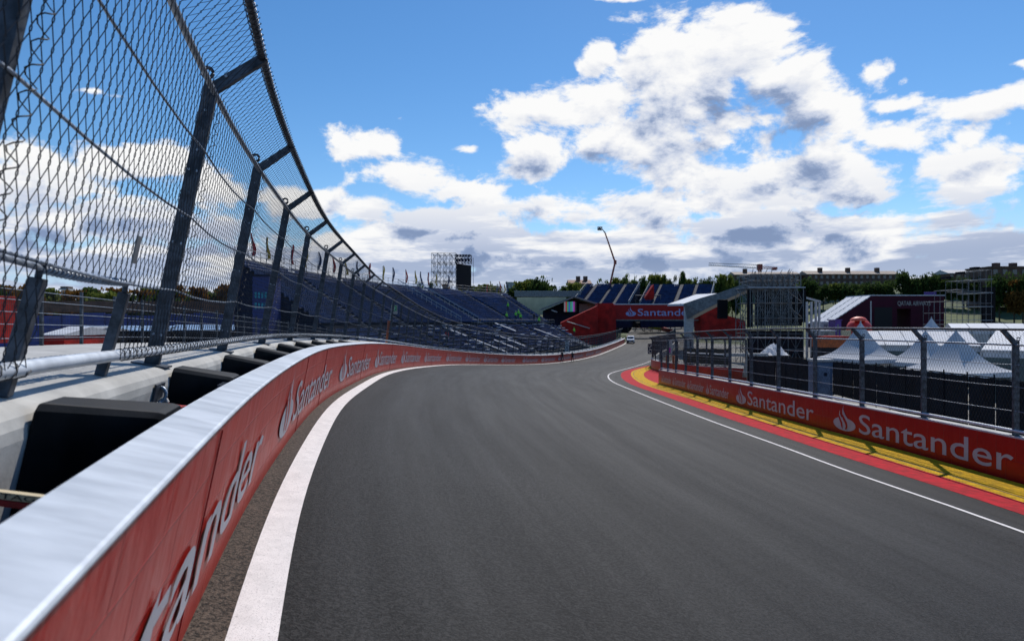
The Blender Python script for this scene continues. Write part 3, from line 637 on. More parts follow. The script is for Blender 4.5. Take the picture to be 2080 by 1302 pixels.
# ---------------------------------------------------------------- guard fence at the rear of the deck
gf=empty('guard_fence',tuple(DK(np.array([12.]),4.2,-.09)[0]),'low welded-mesh guard fence at the rear edge of the concrete deck, left','guard fence')
ygf=[]; s=-3.
while s<46: ygf.append(float(y_of_s(s))); s+=1.5
for y in ygf:
    b=DK(np.array([y]),4.2,-.09)[0]; MB().box(b+np.array([0,0,.56]),(.03,.022,.56)).build('post',M['steel'],gf)
for h in(.15,.40,.62,.84,1.02): MB().tube([DK(np.array([y]),4.17,-.09+h)[0] for y in ygf],.007,5).build('wire_rope',M['cable'],gf)
m=MB()
for s in np.arange(-3,45,.06):
    y=float(y_of_s(s)); p=DK(np.array([y]),4.18,-.09)[0]; m.box(p+np.array([0,0,.56]),(.0018,.0018,.48))
for h in np.arange(.1,1.0,.22): m.tube([DK(np.array([y]),4.18,-.09+h)[0] for y in ygf],.002,3)
m.build('wire_mesh',M['wire'],gf)
# ---------------------------------------------------------------- right wall and its fence
def RP(y,a,b):
    y=np.asarray(y,float); return np.stack([XR(y)-a,y,ZR(y)+b],-1)   # a toward the track (-x)
YR=np.concatenate([np.arange(-5,54,1.5),[54.]])
rb=empty('sponsor_wall',(12.,26.,float(ZR(26.))),'red sponsor wall with pale lettering behind the yellow and red kerb, right side of track','wall')
g=[];uv=[]
for y in YR:
    hs_=np.linspace(0,1.165,4); g.append([RP(np.array([y]),0,h)[0] for h in hs_]); uv+=[(54-y,h) for h in hs_]
o=MB().grid(g).build('banner',M['banner_r'],rb,smooth=True); set_uv(o,uv)
profile('concrete_core',[(-.01,-.2),(-.01,1.16),(-.05,1.20),(-.36,1.20),(-.40,1.16),(-.40,-.2)],M['conc'],YR,rb,P=RP)
profile('top_cap',[(.006,1.166),(.006,1.207),(-.07,1.207),(-.07,1.195),(-.012,1.195),(-.012,1.166)],M['white_ink'],YR,rb,P=RP)
MB().box((float(XR(54.))+.2,54.012,float(ZR(54.))+.55),(.205,.01,.60)).build('end_panel',M['red'],rb)
# position along the right wall: u runs from far (y=54) to near
yR=np.linspace(54,-5,2000); pR=np.stack([XR(yR),yR],1); sR=np.concatenate([[0],np.cumsum(np.linalg.norm(np.diff(pR,axis=0),axis=1))])
def placeR(u,v,l):
    y=float(np.interp(u,sR,yR)); return RP(np.array([y]),.004+l,v)[0]
INKR=[M['white_ink'],M['banner_r']]
us=lambda y: float(np.interp(-y,-yR,sR))
for y0,ln,cap,bs,lh,lw in((24.75,7.9,.64,.30,.86,1.35),(34.0,7.9,.64,.30,.86,1.35),(39.2,4.1,.50,.33,.66,.62),(43.7,4.0,.50,.33,.66,.62),(48.2,4.0,.50,.33,.66,.62),(52.6,3.9,.50,.33,.66,.62),(15.7,8.1,.64,.30,.86,1.35)):
    put_logo(placeR,'ad',rb,us(y0),cap,ln,bs,INKR,logoH=lh,logoW=lw,gap=.30)
ysR=[-4.5,-1.4,1.7,4.8,7.8,10.9,13.9,17.0,20.3,23.3,26.3,29.4,32.4,35.4,38.5,41.7,44.8,47.8,50.7,53.6]
fence('catch_fence','catch fence with cables and cranked top standing on the right red sponsor wall',ysR,RP,-.16,1.2,lambda y:abs(y)+13,tuple(RP(np.array([26.]),-.16,1.2)[0]),fine=False,sag=.02,rate=.052,wr=.0030)
# second wall beyond the opening
K2=np.array([0,8,17,25,32,39,49,63,76,100,124,164.]); P2=np.array([(19.6,57),(17.6,64.5),(16.35,72),(16.35,78.5),(17.3,85),(19.4,94),(24.2,112),(28.5,126),(33.2,143),(38,160),(41,172),(42,176)])
K2=np.concatenate([[0],np.cumsum(np.linalg.norm(np.diff(P2,axis=0),axis=1))]); fx2=spl(K2,P2[:,0]);fy2=spl(K2,P2[:,1])
def WP(s,a,b):
    s=np.asarray(s,float); e=.05; dx=fx2(s+e)-fx2(s-e);dy=fy2(s+e)-fy2(s-e);n=np.hypot(dx,dy); x=fx2(s)-a*dy/n; y=fy2(s)+a*dx/n
    return np.stack([x,y,ZR(fy2(s))-.02+b],-1)
S2=np.linspace(0,K2[-1],60)
wb=empty('inner_wall',(16.4,76.,float(ZR(76.))),'low red wall curving round the inside of the bend beyond the gap','wall')
g=[];uv=[]
for s in S2:
    g.append([WP(np.array([s]),0,h)[0] for h in(0,.6,1.165)]); uv+=[(s,h) for h in(0,.6,1.165)]
o=MB().grid(g,flip=True).build('banner',M['banner'],wb,smooth=True); set_uv(o,uv)
profile('concrete_core',[(-.01,-.2),(-.01,1.16),(-.05,1.20),(-.36,1.20),(-.40,1.16),(-.40,-.2)],M['conc'],S2,wb,P=WP)
fence('catch_fence','far catch fence on the low curved inner wall beyond the gap',list(np.arange(.3,K2[-1],3.1)),WP,-.16,1.2,lambda s:80,tuple(WP(np.array([20.]),-.16,1.2)[0]),fine=False,coil=False,sag=.02,rate=.052,wr=.0030)
# ================================================================ background helpers
def at(px,py,d): return np.array([(px-1040)/1387*d,d,(651-py)/1387*d])
def lattice(m,x0,x1,y0,y1,z0,z1,nx,ny,nz,r=.05,diag=True,n=4):
    X=np.linspace(x0,x1,nx+1);Y=np.linspace(y0,y1,ny+1);Z=np.linspace(z0,z1,nz+1)
    for x in X:
        for y in Y: m.tube([(x,y,z0),(x,y,z1)],r,n)
    for z in Z:
        for y in Y: m.tube([(x0,y,z),(x1,y,z)],r,n)
        for x in X: m.tube([(x,y0,z),(x,y1,z)],r,n)
    if diag:
        for j,y in enumerate(Y):
            for k in range(nz):
                for i in range(nx):
                    a,b=(i,i+1) if (i+k+j)%2 else (i+1,i); m.tube([(X[a],y,Z[k]),(X[b],y,Z[k+1])],r*.7,n)
        for x in (x0,x1):
            for k in range(nz): m.tube([(x,y0,Z[k]),(x,y1,Z[k+1])],r*.7,n)
# ================================================================ left grandstand
Fp=np.array([(-9.6,60),(-8.6,72),(-6,84),(-1.8,96),(3.6,108.5),(9.6,124),(16,142)]);Tp=np.array([(-25.2,62),(-24.6,74),(-23.4,88),(-20.6,103),(-16.3,117),(-9.6,131),(-1,144)])
kk=np.arange(7.); sFx,sFy,sTx,sTy=[spl(kk,q) for q in(Fp[:,0],Fp[:,1],Tp[:,0],Tp[:,1])]
def SP(k,t,z): return np.stack([sFx(k)*(1-t)+sTx(k)*t,sFy(k)*(1-t)+sTy(k)*t,z+0*np.asarray(k,float)],-1)
def zt(t): return -5.2+4.2*t/.40 if t<=.40 else (-.75 if t<.46 else -.55+6.05*(t-.46)/.54)
gs=empty('grandstand',tuple(SP(np.array([3.]),.5,-7)[0]),'long curved tribune of navy seats behind the left fence, white boards in its lower tier','grandstand')
KK=np.linspace(0,6,61); rows=[(0.0+.40*i/10,.04) for i in range(10)]+[(.46+.54*i/18,.03) for i in range(18)]
g=MB()
for i,(t,dt) in enumerate(rows):
    z=zt(t); t2=rows[i+1][0] if i+1<len(rows) else 1.0; z2=zt(t2) if i+1<len(rows) else z
    g.grid(np.stack([SP(KK,t,z),SP(KK,t2,z),SP(KK,t2,z2)],1))
g.grid(np.stack([SP(KK,0,zt(0)),SP(KK,0,-7.4)],1),flip=True); g.grid(np.stack([SP(KK,1,5.2),SP(KK,1,-7.4)],1)); g.build('terrace',M['tread'],gs)
def endwall(k,name):
    P=[SP(np.array([k]),t,zt(t)-.05)[0] for t in np.linspace(0,1,15)]; Q=[SP(np.array([k]),t,-7.4)[0] for t in np.linspace(0,1,15)]
    MB().grid([P,Q]).build(name,M['navy_dk'],gs)
endwall(0.,'end_cladding'); endwall(6.,'end_cladding')
arc=np.concatenate([[0],np.cumsum(np.linalg.norm(np.diff(SP(KK,.5,0),axis=0),axis=1))]); total=arc[-1]
aisles=[13,27,41,55,69,83]
for i,(t,dt) in enumerate(rows):
    z=zt(t)+.02; m=MB(); low=i<10
    for s in np.arange(.6,total-.5,.56):
        if min(abs(s-a) for a in aisles)<.85: continue
        if low and rng.rand()<.10: continue
        k=float(np.interp(s,arc,KK)); p=SP(np.array([k]),t+.006,z)[0]; e=SP(np.array([k+.01]),t,z)[0]-SP(np.array([k]),t,z)[0]; e/=np.linalg.norm(e); b=SP(np.array([k]),t+.05,z)[0]-SP(np.array([k]),t,z)[0]; b/=np.linalg.norm(b)
        up=np.array([0,0,1.]); c=p+b*.28
        m.box(c+up*.36,(.235,.21,.04),[e,b,up]); m.box(c+b*.22+up*.50,(.235,.022,.13),[e,b*.97+up*.2,up]); 
    m.tube([SP(np.array([q]),t+.03 if t<.9 else t+.01,z+.30)[0] for q in np.linspace(.01,5.99,40)],.05,4)
    m.build('seat_row',M['navy'],gs)
for a in aisles:
    k=float(np.interp(a,arc,KK)); m=MB(); e=SP(np.array([k+.01]),.5,0)[0]-SP(np.array([k]),.5,0)[0]; e/=np.linalg.norm(e)
    for i,(t,dt) in enumerate(rows):
        for h in(0,.5):
            p=SP(np.array([k]),t+dt*h*.9,zt(t)+.02+h*.16+.04)[0]; b=SP(np.array([k]),t+.05,0)[0]-SP(np.array([k]),t,0)[0]; b/=np.linalg.norm(b); m.box(p+b*.2,(.55,.2,.04),[e,b,np.array([0,0,1.])])
    m.tube([SP(np.array([k]),t,zt(t)+.02)[0] for t in(.36,.40,.46,.49)],.06,4)
    m.build('stair',M['greymetal'],gs)
for kx in(3.55,4.0):
    m=MB(); 
    for t in np.linspace(.46,1,14): p=SP(np.array([kx]),t,zt(t))[0]; m.tube([p,p+[0,0,1.1]],.03,4)
    for h in(1.1,.6): m.tube([SP(np.array([kx]),t,zt(t)+h)[0] for t in(.46,1.0)],.07 if h>1 else .03,5)
    m.build('stair_rail',M['ltgrey'],gs)
m=MB()
for k in np.linspace(0,6,50): p=SP(np.array([k]),1,5.2)[0]; m.tube([p,p+[0,0,1.5]],.03,4)
for h in(.5,1.,1.5): m.tube(SP(KK,1,5.2+h),.03,4)
m.build('rear_rail',M['greymetal'],gs)
m=MB()
K2_=np.linspace(3.7,6,30)
for k in K2_: p=SP(np.array([k]),.42,-.75)[0]; m.tube([p,p+[0,0,.9]],.02,4)
for h in(.45,.9): m.tube(SP(K2_,.42,-.75+h),.028,4)
m.build('walkway_rail',M['greymetal'],gs)
m=MB()
for k in np.linspace(0,6,60): p=SP(np.array([k]),-.03,-5.0)[0]; m.tube([p,p+[0,0,1.0]],.025,4)
for h in(.5,1.): m.tube(SP(KK,-.03,-5.0+h),.03,4)
m.build('front_rail',M['tread'],gs)
for i in range(92):
    k=rng.uniform(2.6,5.97) if i>20 else rng.uniform(1.2,3); r=rng.randint(0,10); t=rows[r][0]+.012; p=SP(np.array([k]),t,zt(t)+.62)[0]; e=SP(np.array([k+.01]),t,0)[0]-SP(np.array([k]),t,0)[0]; e/=np.linalg.norm(e); b=np.array([e[1]*-1,e[0],0])
    ln=rng.uniform(.35,.8) if i<84 else rng.uniform(2.0,3.2)
    if i>=84: e=SP(np.array([k]),t+.05,0)[0]-SP(np.array([k]),t,0)[0]; e/=np.linalg.norm(e); e=e*.86+np.array([0,0,.3]); b=np.cross([0,0,1.],e)
    MB().box(p,(ln,.22,.05),[e,b,np.array([0,0,1.])]).build('white_board',M['white'],gs)
m=MB()
for a in np.linspace(0,6,20):
    for t in(.3,.65,.98): p=SP(np.array([a]),t,zt(t)-.1)[0]; m.tube([p,(p[0],p[1],-7.4)],.07,4)
m.build('support_frame',M['greymetal'],gs)
# masts with lamps on the terrace
for px,py0,py1,d in((1011,652,676,125),(1100,662,690,138)):
    a=at(px,py1,d);b=at(px,py0,d); t=empty('lamp_mast',tuple(a),'slim white lamp mast in the %s of the curved tribune'%('middle' if px<1050 else 'right lower tier'),'lamp mast')
    MB().tube([a-[0,0,2.5],b],.09,6).build('mast',M['white2'],t); MB().box(b+np.array([-.5,0,.2]),(.35,.12,.14)).box(b+np.array([.35,0,.1]),(.25,.12,.12)).build('lamp_head',M['ltgrey'],t)
# video screen tower on top of the stand
p0=at(882,588,146); t=empty('screen_tower',tuple(at(918,590,146)),'tall scaffold tower with a dark video screen on top of the curved tribune','screen tower')
xa,xb,xc=at(881,0,146)[0],at(928,0,146)[0],at(958,0,146)[0]; zb,zt_=at(0,588,146)[2],at(0,518,146)[2]
m=MB(); lattice(m,xa,xb+.1,142,148,zb-8,zt_,4,2,8,.045); m.build('scaffold',M['greymetal'],t)
m=MB().loft([[(xb,144,z),(xc-.3,149,z),(xc-.3,150,z),(xb,145,z)] for z in(zb,at(0,537,146)[2])]); m.build('video_screen',M['screen'],t)
m=MB(); lattice(m,xb-.2,xc,143.6,146.5,at(0,536,146)[2],at(0,520,146)[2],5,1,2,.05); 
for k in range(5):
    x=xb+(xc-xb)*(k+.3)/5; m.box((x,143.3,at(0,531,146)[2]),(.22,.3,.30)).box((x+.1,143.3,at(0,522,146)[2]),(.16,.2,.25))
m.build('head_frame',M['navy_dk'],t)
MB().tube([(xc+.3,147,zb-3),(xc+.3,147,at(0,523,146)[2])],.05,5).build('guy_pole',M['greymetal'],t)
# feather flags along the rear edge
cols=[('navy','navy'),('red','redfab'),('yellow','yellow')]
fm=None
def flag(p,h,ci,k,lbl):
    nm,mm=cols[ci]; t=empty('feather_flag',tuple(p),lbl,'flag','feather flags along the rear edge of the curved tribune'); a=rng.uniform(-.25,.25)
    MB().tube([p,p+[0,0,h*.75],p+[.15*a,0,h]],.04,5).build('pole',M['greymetal'],t)
    L1=[];R1=[]
    for q in np.linspace(0,1,9):
        x=.10*math.sin(q*5+k)+a*q*.6; wd=.24*(1-.75*q**3)+.04; z=h*(.36+.66*q); L1.append(p+[x-.02,.05,z]); R1.append(p+[x+wd,.05+.12*math.sin(q*6+k),z])
    m=MB(); m.grid([L1,R1]); m.grid([[q+np.array([0,.03,0]) for q in L1],[q+np.array([0,.03,0]) for q in R1]],flip=True); m.build('banner',M[mm],t,smooth=True)
od=['first','second','third','fourth','fifth','sixth','seventh','eighth']
cnt={0:0,1:0,2:0}
for i,px in enumerate([545,578,605,637,665,692,719,741,761,782,803,818,838,853,866,881,898,922]):
    k=np.interp(px,[500,566,625,700,780,850,945,1030],[0,.6,1.1,1.9,2.9,4.0,5.0,6.0]); ci=[1,2,0][(i+0)%3]; cnt[ci]+=1
    p=SP(np.array([k]),1.03,5.1)[0]; flag(p,3.4,ci,i,'%s feather flag, %s of its colour from the left along the top of the tribune'%(cols[ci][0],od[cnt[ci]-1]))
for i,(px,ci) in enumerate([(988,1),(996,2),(1009,0),(1015,1),(1024,2),(1030,0)]):
    cnt[ci]+=1; p=at(px,590,152+i); flag(p-[0,0,1.5],2.9+.6*(i%2),ci,i+40,'small %s feather flag %s the trees right of the video screen tower'%(cols[ci][0],'in front of' if i<3 else 'further right before'))
# ================================================================ people
def person(loc,rz,pose,top,legs,label,group=None,scale=1.,cap=None,bag=False):
    J={'pel':((0,0,.95),.115),'sp':((0,0,1.15),.105),'ch':((0,.01,1.36),.125),'nk':((0,.01,1.50),.052),'hd':((0,.02,1.60),.075),'hd2':((0,.02,1.70),.085),
       'ls':((-.19,0,1.42),.055),'rs':((.19,0,1.42),.055),'le':((-.24,.03,1.14),.043),'re':((.24,.03,1.14),.043),'lw':((-.25,-.06,.90),.03),'rw':((.25,-.06,.90),.03),
       'lh':((-.10,0,.90),.085),'rh':((.10,0,.90),.085),'lk':((-.12,-.03,.50),.056),'rk':((.12,-.03,.50),.056),'la':((-.13,.02,.10),.040),'ra':((.13,.02,.10),.040),'lt':((-.14,-.15,.035),.036),'rt':((.14,-.15,.035),.036),'no':((0,-.085,1.635),.014)}
    for k,v in pose.items(): J[k]=(v,J[k][1])
    E=[('pel','sp'),('sp','ch'),('ch','nk'),('nk','hd'),('hd','hd2'),('hd','no'),('ch','ls'),('ls','le'),('le','lw'),('ch','rs'),('rs','re'),('re','rw'),('pel','lh'),('lh','lk'),('lk','la'),('la','lt'),('pel','rh'),('rh','rk'),('rk','ra'),('ra','rt')]
    for s,wk,ek in(('l','lw','le'),('r','rw','re')):
        w=np.array(J[wk][0]);d=w-np.array(J[ek][0]);d/=np.linalg.norm(d); sd_=np.cross(d,[0,1,0.01]); sd_/=np.linalg.norm(sd_)
        pm=s+'pm'; J[pm]=(tuple(w+d*.075),.030); E.append((wk,pm))
        for fi,(o_,l_) in enumerate(((-.03,.06),(-.01,.085),(.01,.09),(.03,.075))): J[s+'f%d'%fi]=(tuple(w+d*(.085+l_)+sd_*o_),.0095); E.append((pm,s+'f%d'%fi))
        J[s+'f4']=(tuple(w+d*.07+sd_*.06*(1 if s=='l' else -1)+np.array([0,-.03,0])),.011); E.append((wk,s+'f4'))
    names=list(J); me=bpy.data.meshes.new('person'); me.from_pydata([J[n][0] for n in names],[(names.index(a),names.index(b)) for a,b in E],[])
    o=bpy.data.objects.new('person',me); COL.objects.link(o); sk=o.modifiers.new('s','SKIN'); 
    for i,n in enumerate(names): me.skin_vertices[0].data[i].radius=(J[n][1],J[n][1]); me.skin_vertices[0].data[i].use_root=(n=='pel')
    ss=o.modifiers.new('ss','SUBSURF'); ss.levels=1; ss.render_levels=1
    dg=bpy.context.evaluated_depsgraph_get(); m2=bpy.data.meshes.new_from_object(o.evaluated_get(dg)); bpy.data.objects.remove(o)
    for q in(M['skin'],top,legs,M['tyre']): m2.materials.append(q)
    P=np.array([J[n][0] for n in names]); cls={'hd':0,'hd2':0,'no':0,'nk':0}
    ed=[(np.array(J[a][0]),np.array(J[b][0]),a,b) for a,b in E]
    for pl in m2.polygons:
        c=np.array(pl.center); best=None
        for a,b,na,nb in ed:
            ab=b-a;tt=np.clip((c-a)@ab/(ab@ab),0,1);dd=np.linalg.norm(c-a-tt*ab)
            if best is None or dd<best[0]: best=(dd,na,nb)
        na,nb=best[1],best[2]
        if nb in('hd','hd2','no') : mi=0
        elif nb[1:] in('pm','f0','f1','f2','f3','f4') or (nb[1:]=='f4'): mi=0
        elif nb in('lt','rt'): mi=3
        elif nb in('lk','rk','la','ra','lh','rh'): mi=2
        else: mi=1
        pl.material_index=mi; pl.use_smooth=True
    ob=bpy.data.objects.new('person',m2); COL.objects.link(ob); ob.location=loc; ob.rotation_euler=(0,0,rz); ob.scale=(scale,)*3; tag(ob,label,'person',group)
    hd=np.array(J['hd2'][0]); m=MB(); rings=[]
    for q in np.linspace(0,math.pi/2*.98,5): rings.append([hd+np.array([.092*math.cos(q)*math.cos(a),.10*math.cos(q)*math.sin(a)+.01,.02+.085*math.sin(q)]) for a in np.linspace(0,2*math.pi,13)[:-1]])
    m.loft(rings); 
    if cap is not None: m.box(hd+np.array([0,-.12,.02]),(.06,.05,.008))
    m.build('cap' if cap is not None else 'hair',cap or M['tyre'],ob,local=True,smooth=True)
    if bag: MB().box((.02,.17,1.22),(.13,.07,.20)).build('backpack',M['greymetal'],ob,local=True,bevel=.04)
    return ob
zs=lambda x,y: float(surf(np.array([x]),np.array([y]))[0])
person((7.86,107.3,zs(7.86,107.3)),R(35),{'lw':(-.12,-.26,1.28),'le':(-.26,-.08,1.18),'rk':(.16,-.10,.52),'hd':(-.02,-.04,1.59),'hd2':(-.02,-.05,1.69),'no':(-.02,-.15,1.63)},M['cloth_dk'],M['cloth_dk'],'left person in dark clothes with a grey backpack, standing before the far red barrier','people standing on the far side of the track',bag=True)
person((9.62,108.6,zs(9.62,108.6)),R(-20),{'lw':(-.10,-.2,1.18),'rw':(.10,-.2,1.18),'le':(-.27,.0,1.13),'re':(.27,.0,1.13),'la':(-.17,.02,.1),'ra':(.17,.02,.1),'lt':(-.2,-.15,.035),'rt':(.2,-.15,.035)},M['cloth_dk'],M['cloth_dk'],'right person in black with a white cap, legs apart before the far red barrier','people standing on the far side of the track',cap=M['white'])
sit={'lk':(-.12,-.40,.80),'rk':(.12,-.40,.80),'la':(-.12,-.42,.40),'ra':(.12,-.42,.40),'lt':(-.12,-.55,.33),'rt':(.12,-.55,.33)}
LBL={(1031,623):'worker in a green vest standing alone highest in the curved tribune seats',(1029,645):'worker in a green vest left of the trio, mid tribune above the walkway',(1047,643):'worker in a green vest, left of the close trio in the tribune',(1053,638):'worker in a green vest, topmost of the close trio in the tribune',(1058,646):'worker in a green vest, lower right of the close trio in the tribune',(1094,653):'worker in a green vest near the tribune walkway, right of the others',(1171,668):'worker in a green vest low at the right end of the lower tier',(1086,645):'person in black standing alone in the right part of the tribune',(909,686):'person in a red top seen through the fence in the lower tier'}
KG,TG=np.meshgrid(np.linspace(0,6,121),np.linspace(0,1,101)); ZG=np.vectorize(zt)(TG); PG=SP(KG.ravel(),TG.ravel(),0); UX=1040+1387*PG[:,0]/PG[:,1]; UY=651-1387*(ZG.ravel()+.9)/PG[:,1]
for (px,py),lb in LBL.items():
    i=int(((UX-px)**2+(UY-py)**2).argmin()); p=(PG[i,0],PG[i,1],float(ZG.ravel()[i])+.1)
    tp=M['hivis'] if 'green' in lb else (M['redfab'] if 'red' in lb else M['cloth_dk'])
    person(p,rng.uniform(-.8,.8),{'lw':(-.2,-.22,1.1)} if px%2 else {},tp,M['cloth_dk'],lb,'people in the tribune',cap=M['hivis'] if 'green' in lb else None)
# ================================================================ boards and posts by the fences
def vboard(p,w,h,txt,board,ink,label,rot=True,yaw=0,nm='distance_board'):
    t=empty(nm,tuple(p),label,'board'); ca,sa=math.cos(yaw),math.sin(yaw); X=np.array([ca,sa,0]); Y=np.array([sa,-ca,0]); Z=np.array([0,0,1.])
    MB().box(p,(w/2,.02,h/2),[X,Y,Z]).build('panel',board,t)
    if txt:
        V,Fc,wd=text_mesh(txt,w*.72,1,.0)
        if rot: V=V*[h*.88/wd,1]; q=[p+Y*.026+X*(-w*.36+yy_)+Z*(h*.44-xx) for xx,yy_ in V]
        else: V=V*[w*.8/wd,1]; q=[p+Y*.026+X*(-w*.4+xx)+Z*(-w*.36+yy_) for xx,yy_ in V]
        MB().add(q,Fc).build('lettering',ink,t)
    return t
vboard(LP(np.array([111.]),-.40,2.35)[0],.62,1.85,'100',M['ltgrey'],M['navy_dk'],'pale upright board lettered 100 sideways on the far left fence, between the two people')
vboard(at(1321,708.5,84),.62,1.25,'50',M['navy_dk'],M['ltgrey'],'dark upright board with pale sideways digits on the inner fence beside the gap')
t=empty('marshal_post',tuple(at(789,693,38)),'orange padded post behind the left fence carrying a green and white exit board','marshal post')
a=at(787,697,38);b=at(792,652,38); MB().tube([a,b],.12,8).build('pad',M['orange'],t,smooth=True); MB().tube([b,at(798,612,38)],.035,6).build('pole',M['cable'],t)
p=at(801,629,37.9); MB().box(p,(.17,.015,.25)).build('sign_board',M['ltgrey'],t)
m=MB(); c=p+np.array([0,-.018,.05]); m.box(c,(.13,.003,.15)); m.build('sign_field',M['green'],t)
m=MB(); m.add([c+np.array([x*.11,-.005,z*.13]) for x,z in[(-.2,.9),(.15,.9),(.15,.6),(.6,.3),(.5,.1),(.1,.3),(.5,-.4),(.3,-.9),(.1,-.85),(.2,-.4),(-.1,-.1),(-.3,-.5),(-.8,-.5),(-.8,-.3),(-.4,-.25),(-.2,.4)]],earfan([(-.2,.9),(.15,.9),(.15,.6),(.6,.3),(.5,.1),(.1,.3),(.5,-.4),(.3,-.9),(.1,-.85),(.2,-.4),(-.1,-.1),(-.3,-.5),(-.8,-.5),(-.8,-.3),(-.4,-.25),(-.2,.4)])); m.build('running_figure',M['white'],t)
t=empty('marshal_post',tuple(at(1362,757,55.5)),'pair of orange padded posts with a white and magenta board by the wall gap, right','marshal post')
for px in(1355,1368): MB().tube([at(px,760,55.5),at(px,722,55.5)],.10,8).build('pad',M['orange'],t,smooth=True)
p=at(1360,705,55.4); MB().box(p,(.22,.02,.55)).build('sign_board',M['ltgrey'],t)
MB().add([p+np.array([x,-.024,z]) for x,z in[(-.06,-.45),(.08,-.45),(.08,-.2),(.15,-.2),(.01,.02),(-.13,-.2),(-.06,-.2)]],[(0,1,2,6),(6,2,3,4,5)]).build('arrow_mark',M['magenta'],t)
# ================================================================ bridge over the track
D=206.
t=empty('footbridge',tuple(at(1320,690,D)),'red sponsor footbridge spanning the track far ahead, between two red towers','footbridge')
x0,x1=at(1248,0,D)[0],at(1420,0,D)[0]; zb_,ztp=at(0,649,D)[2],at(0,619,D)[2]
MB().bx(x0,x1,D,D+4,zb_,ztp).build('deck_cladding',M['redsheet'] if False else M['red'],t)
MB().bx(x0,x1,D-.1,D+4.1,ztp+.004,ztp+.30).build('top_rail',M['white'],t)
MB().bx(x0,x1,D+.2,D+3.8,zb_-.35,zb_-.004).build('underside',M['greymetal'],t)
INKB=[mat('bridge_lettering',(.30,.34,.62),.5),M['red']]
put_logo(lambda u,v,l: np.array([x0+u,D-.01-l*6,zb_+v]),'ad',t,at(1271,0,D)[0]-x0,2.05,(1408-1271)/1387*D,1.15,INKB,logoH=2.9,logoW=3.1,gap=.25,weight=.02)
for (a,b,slant) in((1213,1250,.8),(1420,1458,-.8)):
    xa,xb=at(a,0,D)[0],at(b,0,D)[0]; m=MB(); zg=-7.
    ring=lambda z,o_:[(xa+(o_ if slant<0 else 0),D-1.5,z),(xb-(o_ if slant>0 else 0),D-1.5,z),(xb-(o_ if slant>0 else 0),D+5.5,z),(xa+(o_ if slant<0 else 0),D+5.5,z)]
    m.loft([ring(zg,0),ring(ztp-2,.1),ring(ztp+.4,.9)]); m.build('tower',M['redsheet'],t)
xa,xb=at(1140,0,D-6)[0],at(1214,0,D-6)[0]
m=MB(); P=[(xa,D-6,at(0,655,D)[2]),(xb,D-6,at(0,622,D)[2]),(xb,D-6,-7),(xa,D-6,-7)]; m.loft([[ (x,y+o_,z) for x,y,z in P] for o_ in(0,4)]); m.build('ramp_cladding',M['redsheet'],t)
m=MB(); m.tube([at(1152,653,D-8),at(1198,667,D-8)],.12,5); m.build('handrail',M['ltgrey'],t)
# second red ramp right of the right tower
m=MB(); P=[(at(1458,0,D)[0]+.02,D,at(0,622,D)[2]-2),(at(1515,0,D)[0],D,at(0,652,D)[2]),(at(1515,0,D)[0],D,-7),(at(1458,0,D)[0]+.02,D,-7)]; m.loft([[ (x,y+o_,z) for x,y,z in P] for o_ in(0,4)]); m.build('ramp_cladding',M['redsheet'],t)
# far barrier where the road ends
W3=np.array([(44,316),(52,312),(58,305),(60.5,290),(60,277),(57.6,258),(56,240)]); K3=np.concatenate([[0],np.cumsum(np.linalg.norm(np.diff(W3,axis=0),axis=1))]); f3x=spl(K3,W3[:,0]);f3y=spl(K3,W3[:,1])
t=empty('tyre_wall',(58,300,-3.6),'low red and yellow barrier where the uphill road disappears under the footbridge','barrier')
for j,(a,b) in enumerate([(0,14),(14,24),(24,52),(52,K3[-1])]):
    s=np.linspace(a,b,8); P=np.stack([f3x(s),f3y(s)],1); z=ZR(P[:,1])-.1; m=MB(); m.loft([[(x,y,zz),(x,y,zz+1.4),(x+.6,y+.5,zz+1.4),(x+.6,y+.5,zz)] for (x,y),zz in zip(P,z)]); m.build('segment',[M['yel_paint'],M['red'],M['yel_paint'],M['red']][j],t,fixn=True)
hp=MB(); hp.bx(46,84,322,322.4,-6,1.0); hp.build('hoarding',M['navy_dk'],None,label='dark blue hoarding behind the far red and yellow barrier, under the footbridge',cat='hoarding')
